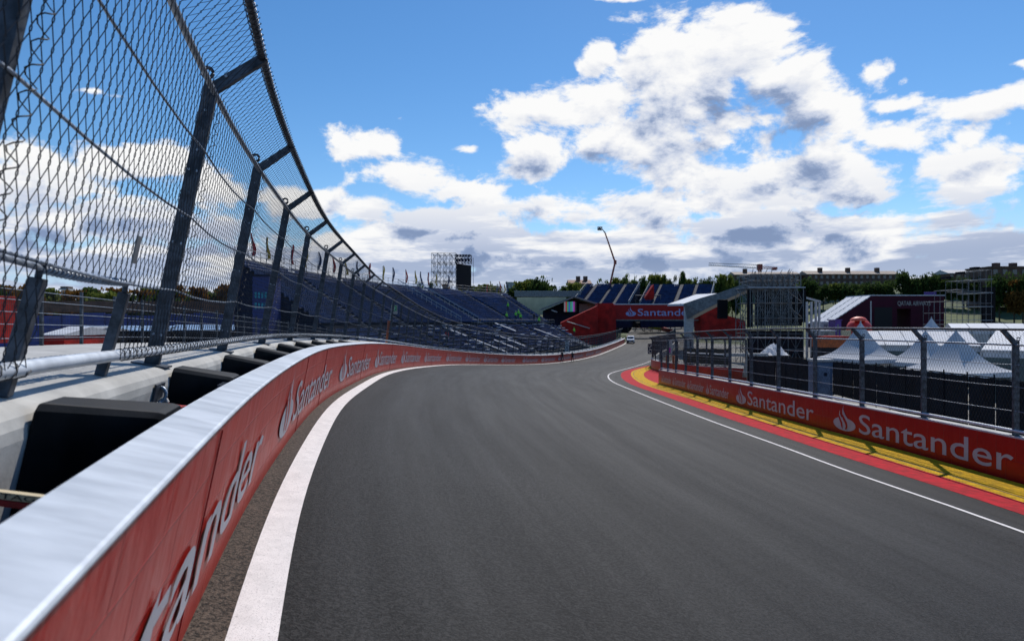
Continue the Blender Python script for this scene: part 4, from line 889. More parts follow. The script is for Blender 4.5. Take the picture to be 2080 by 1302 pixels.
# ================================================================ van
def van(loc,rz):
    t=empty('van',loc,'small white van driving towards the camera beside the far left fence','van',rz=rz)
    prof=[(-2.2,.35),(-2.2,.95),(-2.0,1.08),(-1.35,1.15),(-.75,1.75),(-.4,1.86),(2.0,1.88),(2.15,1.5),(2.2,.35)]
    rings=[]
    for x,k in((-.92,.0),(-.88,.03),(.88,.03),(.92,.0)):
        rings.append([(x*(.86 if z>1.3 else 1),y,z*(1 if k else .995)) for y,z in prof])
    MB().loft(rings).build('body',M['white2'],t,local=True,fixn=True,bevel=.03)
    MB().add([(-.74,-1.34,1.20),(.74,-1.34,1.20),(.66,-.80,1.73),(-.66,-.80,1.73)],[(0,1,2,3)]).build('windscreen',M['glass'],t,local=True)
    bpy.data.objects[t.children[-1].name].location=(0,-.03,.02)
    for s in(-1,1):
        MB().add([(s*.925,-1.1,1.20),(s*.90,-.65,1.65),(s*.90,.3,1.65),(s*.925,.3,1.20)],[(0,1,2,3)]).build('side_window',M['glass'],t,local=True)
        MB().box((s*.66,-2.2,.88),(.17,.03,.09)).build('headlight',M['ltgrey'],t,local=True)
        MB().box((s*1.02,-1.0,1.20),(.09,.05,.10)).build('mirror',M['tyre'],t,local=True)
        for yy_ in(-1.45,1.45):
            w_=MB().tube([(s*.93,yy_,.33),(s*.72,yy_,.33)],.33,16).build('wheel',M['tyre'],t,local=True); MB().tube([(s*.94,yy_,.33),(s*.931,yy_,.33)],.18,12).build('rim',M['ltgrey'],w_,local=True)
    MB().box((0,-2.21,.55),(.80,.03,.20)).build('grille',M['tyre'],t,local=True); MB().box((0,-2.25,.50),(.26,.01,.06)).build('number_plate',M['white'],t,local=True)
    return t
van((30.9,177.5,zs(30.9,177.5)),R(-14))
# ================================================================ pavilion with colour-bar screen
D=222.
t=empty('pavilion',tuple(at(1160,668,D)),'dark open pavilion with a low gabled roof and a colour-bar screen, left of the footbridge','pavilion')
ap,el_,er=at(1167,601,D),at(1099,627,D),at(1224,619,D)
m=MB()
for a,b in((el_,ap),(ap,er)):
    m.loft([[a+np.array([0,o_,0]),b+np.array([0,o_,0]),b+np.array([0,o_,-.55]),a+np.array([0,o_,-.55])] for o_ in(0,14)])
m.build('roof',M['greymetal'],t,fixn=True)
MB().add([el_+[1,10,-.6],ap+[0,10,-.6],er+[-1,10,-.6],(er[0]-1,D+10,-7.),(el_[0]+1,D+10,-7.)],[(0,1,2,3,4)]).build('back_wall',M['navy_dk'],t)
p=at(1158,623,D+2); m=MB(); wS=25/1387*D/8; sH=1.65
cb=[('white_ink'),('red'),('green'),('cyan'),('blue'),('yellow'),('magenta'),('screen')]
bars=[M['ltgrey'],M['redfab'],M['green'],M['cyan'],M['blue'],M['yellow'],M['magenta'],M['screen']]
scm=[];
for k,q in enumerate([(.25,.25,.27),(.45,.05,.05),(.05,.35,.15),(.05,.12,.5),(.05,.38,.12),(.1,.35,.45),(.45,.05,.4),(.02,.02,.02)]): scm.append(mat('screen_bar',q,.4,emit=.35))
for k in range(8): m.box(p+np.array([(k-3.5)*wS,-.05,0]),(wS/2,.03,sH),None,k)
m.build('video_screen',scm,t)
MB().box(p+np.array([0,.15,0]),(wS*4.3,.12,1.8)).build('screen_frame',M['screen'],t)
m=MB().tube([at(1120,630,D-1),at(1132,634,D-1)],.14,5); m.build('striplight',M['white'],t)
MB().bx(at(1182,0,D)[0],at(1215,0,D)[0],D+9,D+9.4,-6,at(0,616,D)[2]).build('lattice_wall',M['greymetal'],t)
# ================================================================ far grandstands
def farstand(a,b,D,ztop,zlow,label,name='grandstand',sl=22):
    xa,xb=at(a,0,D)[0],at(b,0,D)[0]; t=empty(name,tuple(((xa+xb)/2,D,zlow-6)),label,'grandstand','twin far grandstands')
    n=16; dep=20.; m=MB(); sk=-7.
    g=[]
    P=lambda x,j,h=0: (x-(j/n)*(-sl)*.35,D+dep*j/n,zlow+(ztop-zlow)*j/n+h)
    for j in range(n): g+= [[P(xa,j),P(xb,j)],[(P(xa,j+1)[0],P(xa,j+1)[1],P(xa,j)[2]),(P(xb,j+1)[0],P(xb,j+1)[1],P(xb,j)[2])]]
    MB().grid(g).build('terrace',M['navy_dk'],t)
    for j in range(n):
        r=MB(); L_=xb-xa
        for x in np.arange(xa+.4,xb-.4,.6):
            f=(x-xa)/L_
            if min(abs(f-q) for q in(.18,.5,.74))*L_<.8: continue
            q=P(x,j); r.box((q[0],q[1]+.45,q[2]+.5),(.25,.05,.28))
        q0,q1=P(xa+.3,j),P(xb-.3,j); r.tube([(q0[0],q0[1]+.45,q0[2]+.3),(q1[0],q1[1]+.45,q1[2]+.3)],.07,4)
        r.build('seat_row',M['navy'],t)
    for f in(.18,.5,.74):
        x=xa+(xb-xa)*f; s=MB(); s.loft([[P(x-.6,j,.15),P(x+.6,j,.15),P(x+.6,j,.05),P(x-.6,j,.05)] for j in(0,n)]); s.build('stair',M['tread'],t)
    m=MB()
    for x in(xa-.1,xb+.1):
        for h in(.3,1.3): m.tube([P(x,0,h),P(x,n,h)],.10,4)
        for j in range(0,n+1,2): m.tube([P(x,j,0),P(x,j,1.3)],.05,4)
    m.build('side_rail',M['ltgrey'],t)
    m=MB(); m.loft([[P(x,0,0),P(x,n,0),(P(x,n)[0],P(x,n)[1],zlow-8),(P(x,0)[0],P(x,0)[1],zlow-8)] for x in(xa,xa+.2)]); m.loft([[P(x,0,0),P(x,n,0),(P(x,n)[0],P(x,n)[1],zlow-8),(P(x,0)[0],P(x,0)[1],zlow-8)] for x in(xb,xb+.2)]); m.bx(xa,xb,D,D+.3,zlow-8,zlow); m.build('cladding',M['navy_dk'],t)
    return t
farstand(1162,1276,238,at(0,576,250)[2],at(0,619,238)[2],'far navy grandstand rising behind the left half of the red footbridge')
farstand(1300,1440,242,at(0,576,252)[2],at(0,619,242)[2],'far navy grandstand behind the right half of the footbridge and white canopy')
t=empty('stair_tower',tuple(at(1300,625,246)),'red sheeted stair tower between the two far grandstands','stair tower')
a=at(1310,598,246); m=MB(); m.loft([[(a[0]-.0,246,at(0,605,246)[2]),(a[0]+3.2,246,at(0,578,246)[2]),(a[0]+3.4,246,at(0,606,246)[2]),(a[0]+.2,246,at(0,616,246)[2])],[(a[0]-.0,250,at(0,605,246)[2]),(a[0]+3.2,250,at(0,578,246)[2]),(a[0]+3.4,250,at(0,606,246)[2]),(a[0]+.2,250,at(0,616,246)[2])]]); m.build('sheeting',M['redsheet'],t)
m=MB(); lattice(m,at(1290,0,248)[0],at(1340,0,248)[0],246.5,250,-4,at(0,600,248)[2],3,1,4,.1); m.build('frame',M['greymetal'],t)
# ================================================================ canopy
t=empty('canopy',tuple(at(1399,700,120)),'white-topped canopy on a grey pillar with a thick tapered girder, right of the footbridge lettering','canopy')
g1=[at(1388,617,120),at(1424,605,118.5),at(1460,595,117),at(1522,573,114)]; g2=[at(1396,648,120),at(1424,633,118.5),at(1460,615,117),at(1522,587,114)]
m=MB(); m.loft([[a,b,b+np.array([1.8,2.5,0]),a+np.array([1.8,2.5,0])] for a,b in zip(g1,g2)]); m.build('girder',M['greymetal'],t,fixn=True)
A=[at(1356,618,146),at(1414,598,158),at(1456,596,122),at(1392,616.5,121)]; MB().loft([[a for a in A],[a-np.array([0,0,.4]) for a in A]]).build('roof_membrane',M['white'],t,fixn=True)
p=at(1399,618,121); MB().bx(p[0]-.75,p[0]+.75,120.4,121.6,-8,p[2]).build('pillar',M['ltgrey'],t,bevel=.1)
p=at(1467.5,628,115); MB().box(p,(19/1387*115/2,.4,39/1387*115/2)).build('speaker_panel',M['screen'],None,label='black hanging panel below the canopy girder, beside the red bridge tower',cat='panel',bevel=.05)
m=MB(); m.tube([at(1462,592,115.4),p+[-.3,0,1.6]],.05,4); m.tube([at(1474,590,115.4),p+[.4,0,1.6]],.05,4); 
# ================================================================ scaffold screen tower on the right
D=108.
t=empty('scaffold_tower',tuple(at(1578,700,D)),'dense scaffold tower backing two tall black screens, centre right','scaffold tower')
xa,xb=at(1524,0,D)[0],at(1632,0,D)[0]; zt1=at(0,556,D)[2]
m=MB(); lattice(m,xa,xb,D,D+7,-7,at(0,584,D)[2],7,3,5,.065); m.build('scaffold',M['greymetal'],t)
m=MB(); lattice(m,xa+.6,xb,D+1,D+7,at(0,583,D)[2],zt1,9,3,2,.06); 
for k in range(14): x=xa+.6+(xb-xa-.6)*rng.rand(); m.tube([(x,D+rng.uniform(1,7),zt1-.5),(x,D+3,zt1+rng.uniform(.3,1.1))],.05,4)
m.build('top_scaffold',M['greymetal'],t)
MB().bx(xa-.4,xb+.2,D-.3,D-.05,at(0,584,D)[2]-.08,at(0,584,D)[2]+.08).build('beam',M['cable'],t)
for a,b,y0,y1,dd in((1519,1529,588,665,0),(1631,1638,588,655,0),(1535,1630,592,662,7.2)):
    MB().bx(at(a,0,D+dd)[0],at(b,0,D+dd)[0],D+dd+.1,D+dd+.5,at(0,y1,D+dd)[2],at(0,y0,D+dd)[2]).build('black_screen',M['screen'],t)
MB().bx(at(1521,0,D)[0],at(1632,0,D)[0],D+.1,D+.4,-7,at(0,672,D)[2]).build('skirt',M['mesh_dark'],t)
# small grey canopy behind it
t=empty('shelter',tuple(at(1655,700,98)),'small grey shelter with slanting roof on thin columns beside the scaffold tower','shelter')
A=[at(1638,603,98),at(1668,611,98),at(1668,611,104),at(1638,603,104)]; MB().loft([A,[a-np.array([0,0,.3]) for a in A]]).build('roof',M['ltgrey'],t,fixn=True)
for px in(1640,1649,1658,1665):
    p=at(px,610,98); MB().bx(p[0]-.12,p[0]+.12,98,98.3,-6.4,p[2]-.2).build('column',M['ltgrey'],t)
# ================================================================ maroon building
D=165.
t=empty('maroon_stand',tuple(at(1845,668,D)),'maroon block with pale airline lettering and white stepped roof, right background','building')
xa,xb=at(1768,0,D)[0],at(1918,0,D)[0]; z1=at(0,601,D)[2]; xo,xo2=at(1822,0,D)[0],at(1850,0,D)[0]; zo=at(0,627,D)[2]
m=MB(); m.bx(xa,xo-.0,D,D+12,-7,z1); m.bx(xo2,xo2+1.2,D,D+2.5,-7,z1); m.bx(xo2+1.2,xb,D,D+12,-7,z1); m.bx(xo+.01,xo2-.01,D+.01,D+12,zo,z1-.01); m.build('wall',M['maroon'],t)
MB().bx(xa-.1,xb+.1,D-.15,D+12.1,z1+.005,z1+.22).build('roof_edge',M['white'],t)
MB().bx(at(1776,0,D)[0],at(1812,0,D)[0],D-.06,D-.02,-7,zo+.3).build('doorway',M['darkgap'],t)
V,Fc,wd=text_mesh('QATAR AIRWAYS',1.05,1,.02); V[:,0]*=(67/1387*D)/wd; c=np.array([at(1823,0,D)[0],D-.05,at(0,620.5,D)[2]])
MB().add([c+[x,0,z] for x,z in V],Fc).build('lettering',M['conc_side'],t)
xl_=at(1684,0,D)[0]; zl_=at(0,656,D)[2]
MB().loft([[(xl_,y,zl_-.3),(xa-.01,y,z1-.3),(xa-.01,y,-7),(xl_,y,-7)] for y in(D,D+12)]).build('raked_side',M['maroon'],t,fixn=True)
for r in range(3):
    for k in range(10):
        f0,f1=k/10,(k+1)/10; x_0=xl_+(xa-xl_)*f0; x_1=xl_+(xa-xl_)*f1; z=zl_+(z1-zl_)*f1; y0=D-.2+r*4.1
        m=MB().loft([[(x_0,y0,z-.35-.3),(x_1-.12,y0,z+.05),(x_1-.12,y0,z-.15),(x_0,y0,z-.85)],[(x_0,y0+3.6,z-.65),(x_1-.12,y0+3.6,z+.05),(x_1-.12,y0+3.6,z-.15),(x_0,y0+3.6,z-.85)]]); m.build('roof_panel',M['white'],t,fixn=True)
MB().tube([at(1769,612,D-2),at(1769,668,D-2)],.15,6).build('flag_mast',M['ltgrey'],None,label='thin grey pole in front of the maroon block',cat='pole')
# red dome, kiosk, plant
def dome(p,r,name,m,label,cat):
    mm=MB(); rings=[[p+np.array([r*math.cos(q)*math.cos(a),r*math.cos(q)*math.sin(a),r*.9*math.sin(q)]) for a in np.linspace(0,2*math.pi,25)[:-1]] for q in np.linspace(-.6,math.pi/2*.98,10)]
    t=empty(name,tuple(p),label,cat); mm.loft(rings).build('shell',m,t,smooth=True); return t
t=dome(at(1745,668,135),2.3,'inflatable_dome',M['redfab'],'round red inflatable dome in front of the maroon block','dome')
mm=MB(); p=at(1744,652,133); rings=[[p+np.array([1.65*math.cos(q)*math.cos(a),1.2*math.cos(q)*math.sin(a),.85*math.sin(q)]) for a in np.linspace(0,2*math.pi,21)[:-1]] for q in np.linspace(0,math.pi/2*.98,6)]; mm.loft(rings).build('cap',mat('coral_fabric',(.75,.10,.06),.5),t,smooth=True)
def solid(name,label,cat,px0,px1,py0,py1,D,m,dep=3.,roof=None,parts=True,door=True):
    a,b=at(px0,0,D)[0],at(px1,0,D)[0]; z0,z1=at(0,py1,D)[2],at(0,py0,D)[2]; t=empty(name,((a+b)/2,D,z0),label,cat)
    MB().bx(a,b,D,D+dep,z0,z1).build('body',m,t,bevel=.04)
    if roof: MB().bx(a-.12,b+.12,D-.12,D+dep+.12,z1+.004,z1+.16).build('roof',roof,t)
    if door: MB().bx(a+(b-a)*.3,a+(b-a)*.55,D-.03,D-.004,z0+.05,z0+(z1-z0)*.8).build('door',M['greymetal'],t)
    return t
solid('kiosk','purple kiosk between grey cabins and the red dome','kiosk',1697,1709,651,690,112,M['purple'],2.5,M['purple'])
solid('cabin','pale grey cabin with a white roof edge, upper of two beside the purple kiosk','cabin',1664,1695,655,671,116,M['ltgrey'],3,M['white'])
solid('cabin','grey cabin with a dark window, lower of two beside the purple kiosk','cabin',1664,1697,673,690,108,M['conc_side'],3,M['white'])
solid('hoarding','tan hoarding panel left of the first peaked tent','hoarding',1709,1729,671,690,106,M['cream'],.3,None,door=False)
t=solid('excavator_body','row of orange machine panels above a dark undercarriage, left of the peaked tents','machine',1668,1722,688,706,92,M['orange'],3,None,door=False)
MB().bx(at(1667,0,92)[0],at(1725,0,92)[0],91.6,95.4,at(0,688,92)[2]+.01,at(0,683,92)[2]).build('red_deck',M['redsheet'],t)
MB().bx(at(1668,0,92)[0],at(1722,0,92)[0],92,95,-6.5,at(0,706,92)[2]-.01).build('undercarriage',M['darkgap'],t)
# light scaffold pyramid at the right
D=150.
t=empty('scaffold_stand',tuple(at(1965,668,D)),'pale stepped scaffold frame with a tall black panel, far right background','scaffold')
m=MB(); X=[at(q,0,D)[0] for q in(1920,1944,1968,1992,2014)]; zt_s=[at(0,q,D)[2] for q in(612,588,568,548)]
for i in range(4): lattice(m,X[i],X[i+1]-.02,D,D+8,-6,zt_s[i],2,2,[4,5,6,7][i],.04,False)
m.build('frame',M['greymetal'],t)
for k in range(5):
    z=-3+k*3.0; x=X[min(3,k)] if k<4 else X[3]; MB().bx(x if k else X[0],X[4]+.3,D-.1,D+8.1,z,z+.10).build('platform',M['cable'],t)
MB().bx(at(1996,0,D+8.3)[0],at(2022,0,D+8.3)[0],D+8.3,D+8.8,-6,at(0,583,D+8.3)[2]).build('black_panel',M['screen'],t)
for k,px in enumerate((1945,1975,2005)): MB().bx(at(px-5,0,D)[0],at(px+5,0,D)[0],D+3,D+5,at(0,545+(20-10*k),D)[2],at(0,540+(20-10*k),D)[2]).build('spot_lamp',M['screen'],t)
solid('hoarding','small purple hoarding strip on the slope right of the maroon lettering','hoarding',1878,1902,593,600,235,M['purple'],.4,None,door=False)
# ================================================================ tents
def peak_tent(ax,ay,d,half,eave_py,label,yaw=.35,h_ground=-5.4):
    ap=at(ax,ay,d); ze=at(0,eave_py,d)[2]; t=empty('peaked_tent',(ap[0],ap[1],h_ground),label,'tent','white peaked tents')
    cs=[(ap[0]+half*1.3*math.cos(yaw+math.pi/4+k*math.pi/2),ap[1]+half*1.3*math.sin(yaw+math.pi/4+k*math.pi/2)) for k in range(4)]
    n=22; rings=[]
    for j in range(n+1):
        q=j/n; f=(1-q); z=ze+(ap[2]-ze)*(q**2.1*.72+q*.28)
        rr=f*(1-.10*math.sin(math.pi*q))+.010
        ring=[]
        for k in range(4):
            for s in range(8):
                e=s/8; x=cs[k][0]*(1-e)+cs[(k+1)%4][0]*e; y=cs[k][1]*(1-e)+cs[(k+1)%4][1]*e; sag=.04*math.sin(math.pi*e)*(1-q)
                ring.append((ap[0]+(x-ap[0])*rr*(1-sag),ap[1]+(y-ap[1])*rr*(1-sag),z))
        rings.append(ring)
    MB().loft(rings,True,True).build('roof',M['tentcloth'],t,smooth='sharp',fixn=True)
    MB().loft([[(x,y,ze-.30) for x,y in cs],[(x,y,ze-.002) for x,y in cs]]).build('valance',M['white'],t)
    for x,y in cs: MB().tube([(x*.998+ap[0]*.002,y,h_ground),(x,y,ze-.3)],.05,6).build('leg',M['ltgrey'],t)
    MB().tube([ap-[0,0,.4],ap+[0,0,.12]],.05,6).build('finial',M['ltgrey'],t)
peak_tent(1748,655,52,2.35,727,'white peaked tent, left of the three behind the right fence')
peak_tent(1880,672,50,2.25,735,'white peaked tent, middle one of the three behind the right fence')
peak_tent(1942,672,43,2.45,752,'white peaked tent, right and nearest of the three behind the right fence')
peak_tent(1892,645,90,1.25,670,'small white peaked tent top showing beyond the long marquees')
def marquee(a,b,d0,d1,ridge,eave,bays,label,side=M['green_grey'],zg=-6.,dep=7.):
    A=np.array(at(a,0,d0)[:2]);B=np.array(at(b,0,d1)[:2]); dirv=(B-A)/np.linalg.norm(B-A); nrm=np.array([-dirv[1],dirv[0]]); nrm=nrm if nrm[1]>0 else -nrm
    dm=(d0+d1)/2; ze=at(0,eave,d0)[2]; zr=at(0,ridge,d0+dep/2)[2]; t=empty('marquee',((A[0]+B[0])/2,(A[1]+B[1])/2,zg),label,'marquee','long white marquees')
    def P(f,w_,z): q=A+(B-A)*f+nrm*w_; return (q[0],q[1],z)
    for k in range(bays):
        f0,f1=k/bays+.003,(k+1)/bays-.003
        MB().loft([[P(f,0-.15,ze),P(f,dep/2,zr+.03*math.sin(k)),P(f,dep+.15,ze),P(f,dep+.15,ze-.08),P(f,dep/2,zr-.08),P(f,-.15,ze-.08)] for f in(f0,f1)]).build('roof_bay',M['white'],t,fixn=True)
        MB().loft([[P(f,0,ze-.09),P(f,.05,ze-.09),P(f,.05,ze-.55),P(f,0,ze-.55)] for f in(f0,f1)]).build('valance',M['white'],t)
        MB().loft([[P(f,.02,ze-.56),P(f,.06,ze-.56),P(f,.06,zg),P(f,.02,zg)] for f in(f0+.01,f1-.01)]).build('wall_panel',side,t)
    for k in range(bays+1): f=min(max(k/bays,.002),.998); p=P(f,-.03,0); MB().bx(p[0]-.06,p[0]+.06,p[1]-.05,p[1]+.04,zg,ze-.1).build('leg',M['ltgrey'],t)
    for f in(0.,1.): MB().add([P(f,0.03,zg),P(f,dep,zg),P(f,dep,ze-.1),P(f,dep/2,zr-.1),P(f,.03,ze-.1)],[(0,1,2,3,4)]).build('gable',side,t)
marquee(1752,1992,64,61,672,700,5,'long white marquee with grey-green sides behind the peaked tents')
marquee(1994,2190,50,46,671,710,3,'nearer white marquee with grey-green sides at the right edge',dep=8.5)
marquee(1935,2180,104,98,657,670,6,'low white marquee roof farthest back at the right',side=M['ltgrey'],dep=9)
# ================================================================ black screened fence, toilet etc.
def screen_fence(P,h,label,m=M['mesh_dark'],name='screen_fence',posts=True,sp=2.0):
    P=np.array(P,float); t=empty(name,tuple(P[0]),label,'fence'); d=np.concatenate([[0],np.cumsum(np.linalg.norm(np.diff(P,axis=0),axis=1))]); n=max(2,int(d[-1]/sp)+1); S=np.linspace(0,d[-1],n); Q=np.stack([np.interp(S,d,P[:,i]) for i in range(3)],1)
    for i in range(n-1):
        a,b=Q[i],Q[i+1]; g=[]
        for f in np.linspace(0,1,7): q=a*(1-f)+b*f; o_=np.array([0,.03*math.sin(f*9+i),0]); g.append([q+o_+[0,0,.10],q+o_*1.4+[0,0,h*.5],q+o_*.4+[0,0,h-.04+.02*math.sin(f*12)]])
        MB().grid(g).build('screen_panel',m,t,smooth=True)
    if posts:
        for q in Q: MB().tube([q+[0,.06,0],q+[0,.06,h+.12]],.03,5).build('post',M['mesh_dark'],t)
    MB().tube(Q+[0,.04,h],.02,5).build('top_tube',M['mesh_dark'],t)
screen_fence([(17.0,21,-4.35),(17.7,25,-4.4),(19.4,35,-4.65),(21.2,45,-4.95)],2.3,'long black screened fence in front of the peaked tents, right side')
screen_fence([(18.2,41.5,-4.75),(19.0,55,-5.3)],2.45,'shorter black screened fence left of the blue toilet cabin')
screen_fence([(22.5,70,-5.9),(18.6,74.0,-6)],3.0,'dark green-grey tarpaulin fence behind the low inner wall',m=mat('green_tarp',(.035,.042,.033),.8,bump=.02,bs=2))
t=empty('portable_toilet',(18.3,40.4,-4.72),'blue portable toilet cabin with a pale roof behind the right fence','toilet')
MB().bx(17.78,18.80,40,41,-4.72,-2.42).build('cabin',M['blue_toilet'],t,bevel=.03); MB().bx(17.72,18.86,39.94,41.06,-2.415,-2.27).build('roof',M['ltgrey'],t,bevel=.04)
MB().bx(17.93,18.62,39.955,39.995,-4.62,-2.60).build('door',mat('pale_blue_door',(.13,.18,.27),.45),t,bevel=.01); MB().bx(18.25,18.43,39.93,39.95,-3.25,-3.05).build('door_mark',M['navy_dk'],t)
t=empty('folded_parasol',(at(1517,0,57)[0],57,-5.3),'folded beige parasol on a grey base near the end of the red inner wall','parasol')
a=at(1518,713,57); MB().loft([[a+np.array([(.06+.38*q)*math.cos(k)*(.8+.2*math.cos(5*k)),(.06+.38*q)*math.sin(k),-2.2*q]) for k in np.linspace(0,2*math.pi,21)[:-1]] for q in np.linspace(0,1,7)]).build('canvas',mat('beige_canvas',(.38,.35,.30),.8),t,smooth=True); MB().tube([a-[0,0,2.3],(a[0],57,-5.5)],.05,6).build('pole',M['ltgrey'],t)
# low white awning strips and a white tarp heap
t=empty('awning',tuple(at(1450,722,66)),'thin white awning edge above the dark tarpaulins behind the inner fence','awning')
for a,b,ya,yb in((1394,1412,716,717),(1416,1440,717,718),(1444,1475,718,720)): MB().loft([[at(a,ya,66),at(b,yb,66),at(b,yb+2,66),at(a,ya+2,66)],[at(a,ya-.5,69),at(b,yb-.5,69),at(b,yb+1.5,69),at(a,ya+1.5,69)]]).build('strip',M['white'],t,fixn=True)
t=empty('tarp_heap',tuple(at(1582,724,66)),'crumpled white tarpaulin heap under the scaffold tower','tarpaulin')
g=[]
for i in range(13):
    row=[]
    for j in range(7):
        u,v=i/12,j/6; row.append(at(1562+44*u,722,66)+np.array([0,3*v,1.1*math.sin(math.pi*u)**.6*math.sin(math.pi*v)*(0.6+.5*rng.rand())]))
    g.append(row)
MB().grid(g).build('sheet',M['white'],t)
MB().bx(at(1474,0,66)[0],at(1560,0,66)[0],66,66.6,at(0,724,66)[2],at(0,718,66)[2]).build('awning_beam',M['ltgrey'],t)
t=empty('fire_extinguisher',tuple(at(1590,762,50)),'small red extinguisher cylinder standing before the black screened fence','extinguisher')
a=at(1590,760,50); MB().tube([a,a+[0,0,.5],a+[0,0,.6]],[.1,.1,.04],8).build('cylinder',M['redfab'],t,smooth=True); MB().box(a+[0,0,.65],(.05,.03,.04)).build('valve',M['tyre'],t)
# ================================================================ cranes
def boom(P,r,label,name,cat,mats):
    t=empty(name,tuple(P[0]),label,cat)
    for i in range(len(P)-1): MB().tube([P[i],P[i+1]],[r[i],r[i+1]],4).build('boom_section',mats[i],t)
    return t
D=262.
P=[at(1234,600,D),at(1249.5,533,D),at(1229,473,D),at(1222,464,D)]
t=boom(P,[.40,.34,.24,.10],'tall red articulated boom lift with a small basket at its raised tip','boom_lift','boom lift',[M['crane'],M['crane'],M['greymetal']])
a=at(1219,465,D); m=MB(); lattice(m,a[0]-.9,a[0]+.7,D-.5,D+.5,a[2]-.5,a[2]+.7,2,1,1,.08); m.bx(a[0]-.7,a[0]+.4,D-.4,D+.4,a[2]-.4,a[2]+.4); m.build('basket',M['greymetal'],t)
MB().box(P[1],(.5,.4,.8)).build('joint',M['crane'],t)
D=500.
t=empty('tower_crane',tuple(at(1543,600,D)),'distant tower crane with a long horizontal jib above the scaffold tower','crane')
def truss(a,b,h,n,nm,mm):
    m=MB(); a=np.array(a);b=np.array(b); 
    for o_ in((0,0,0),(0,1.2,0),(0,.6,h)): m.tube([a+o_,b+np.array(o_)*[1,1,.6]],.22,4)
    for i in range(n):
        p=a+(b-a)*i/n; q=a+(b-a)*(i+.5)/n; e=a+(b-a)*(i+1)/n; m.tube([p,q+[0,.6,h*.9],e],.13,4)
    m.build(nm,mm,t)
truss(at(1543,545,D),at(1440,539,D),2.6,22,'jib',M['cable']); truss(at(1543,545,D),at(1580,546,D),1.6,7,'counter_jib',M['crane'])
MB().bx(at(1568,0,D)[0],at(1577,0,D)[0],D-1,D+1,at(0,549,D)[2],at(0,544,D)[2]).build('counterweight',M['crane'],t)
MB().box(at(1543,543,D),(1.6,1.6,2.2)).build('cab',M['crane'],t)
m=MB(); p=at(1543,546,D); lattice(m,p[0]-.8,p[0]+.8,D-.8,D+.8,5,p[2],1,1,10,.2); m.build('mast',M['crane'],t)
# ================================================================ buildings on the hill
def block(px0,px1,py0,py1,D,dep,wall,roofm,label,roof_px=6,nwin=10,floors=2,chims=(),name='apartment_building',pitch=True,cat='building',group=None):
    a,b=at(px0,0,D)[0],at(px1,0,D)[0]; z1=at(0,py0+roof_px,D)[2]; z2=at(0,py0,D)[2]; z0=at(0,py1,D)[2]-4; t=empty(name,((a+b)/2,D,z0),label,cat,group)
    MB().bx(a,b,D,D+dep,z0,z1).build('wall',wall,t)
    if pitch: MB().loft([[(x,D-.8,z1),(x,D+dep/2,z2),(x,D+dep+.8,z1),(x,D+dep+.8,z1-.3),(x,D-.8,z1-.3)] for x in(a-.5,b+.5)]).build('roof',roofm,t,fixn=True)
    else: MB().bx(a-.3,b+.3,D-.3,D+dep+.3,z1+.005,z2).build('roof',roofm,t)
    fh=(z1-(z0+4))/max(floors,1)
    for f in range(floors):
        for k in range(nwin):
            x=a+(b-a)*(k+.5)/nwin; wz=z1-.7-f*fh; ww=(b-a)/nwin*.22
            fr_=MB().bx(x-ww,x+ww,D-.06,D-.01,wz-fh*.5,wz).build('window',M['conc_side'],t); MB().bx(x-ww*.86,x+ww*.86,D-.09,D-.065,wz-fh*.46,wz-.08).build('pane',M['glass'],fr_)
    for c in chims: x=at(c,0,D)[0]; MB().bx(x-1.0,x+1.0,D+dep*.25,D+dep*.25+2,z1-.5,z2+1.6).build('chimney',M['brick'],t)
    return t
block(1493,1625,551,583,380,12,M['brick'],M['rooflt'],'brown apartment row with a tan roof behind the scaffold tower',7,12,2,(1518,))
block(1640,1826,549,582,375,12,M['brick'],M['rooflt'],'long brown apartment row with tan roof and three chimneys on the hill',8,16,2,(1672,1729,1789))
block(1926,2012,547,580,300,10,M['brick'],M['ltgrey'],'brown house row with a pale grey roof, behind the pale scaffold frame',8,6,2)
block(2012,2130,541,600,260,14,M['brick'],M['brick'],'dark brown flat-roofed block with solar boxes at the right edge',3,6,3,(2040,2075),pitch=False)
block(1157,1200,567,588,330,14,M['brick'],M['rooft'],'house with an orange tiled gabled roof and chimneys, behind the pavilion',9,4,1,(1176,1191))
block(1028,1048,573,588,345,10,M['ltgrey'],M['conc'],'small pale grey flat-roofed house between the distant trees',2,3,1,pitch=False)
block(958,978,581,590,335,8,M['cream'],M['rooft'],'tiny tan house beside the video screen tower',3,3,1)
solid('retaining_wall','grey parapet wall with railing behind the right end of the curved tribune','wall',1045,1180,592,603,246,M['greymetal'],.6,M['ltgrey'],door=False)
solid('retaining_wall','cream rendered wall under the grey parapet, right end of the curved tribune','wall',1050,1150,604,640,244,M['cream'],.6,None,door=False)
t=empty('hillside_wall',(100,300,10),'long grey panel wall along the green slope below the apartment rows','wall')
for k in range(34):
    x=at(1600,0,300)[0]+k*3.25; z=float(gz(np.array([x]),np.array([300.]))[0]); MB().bx(x,x+3.15,300,300.25,z-.5,z+2.3).build('panel',M['conc_side'],t)
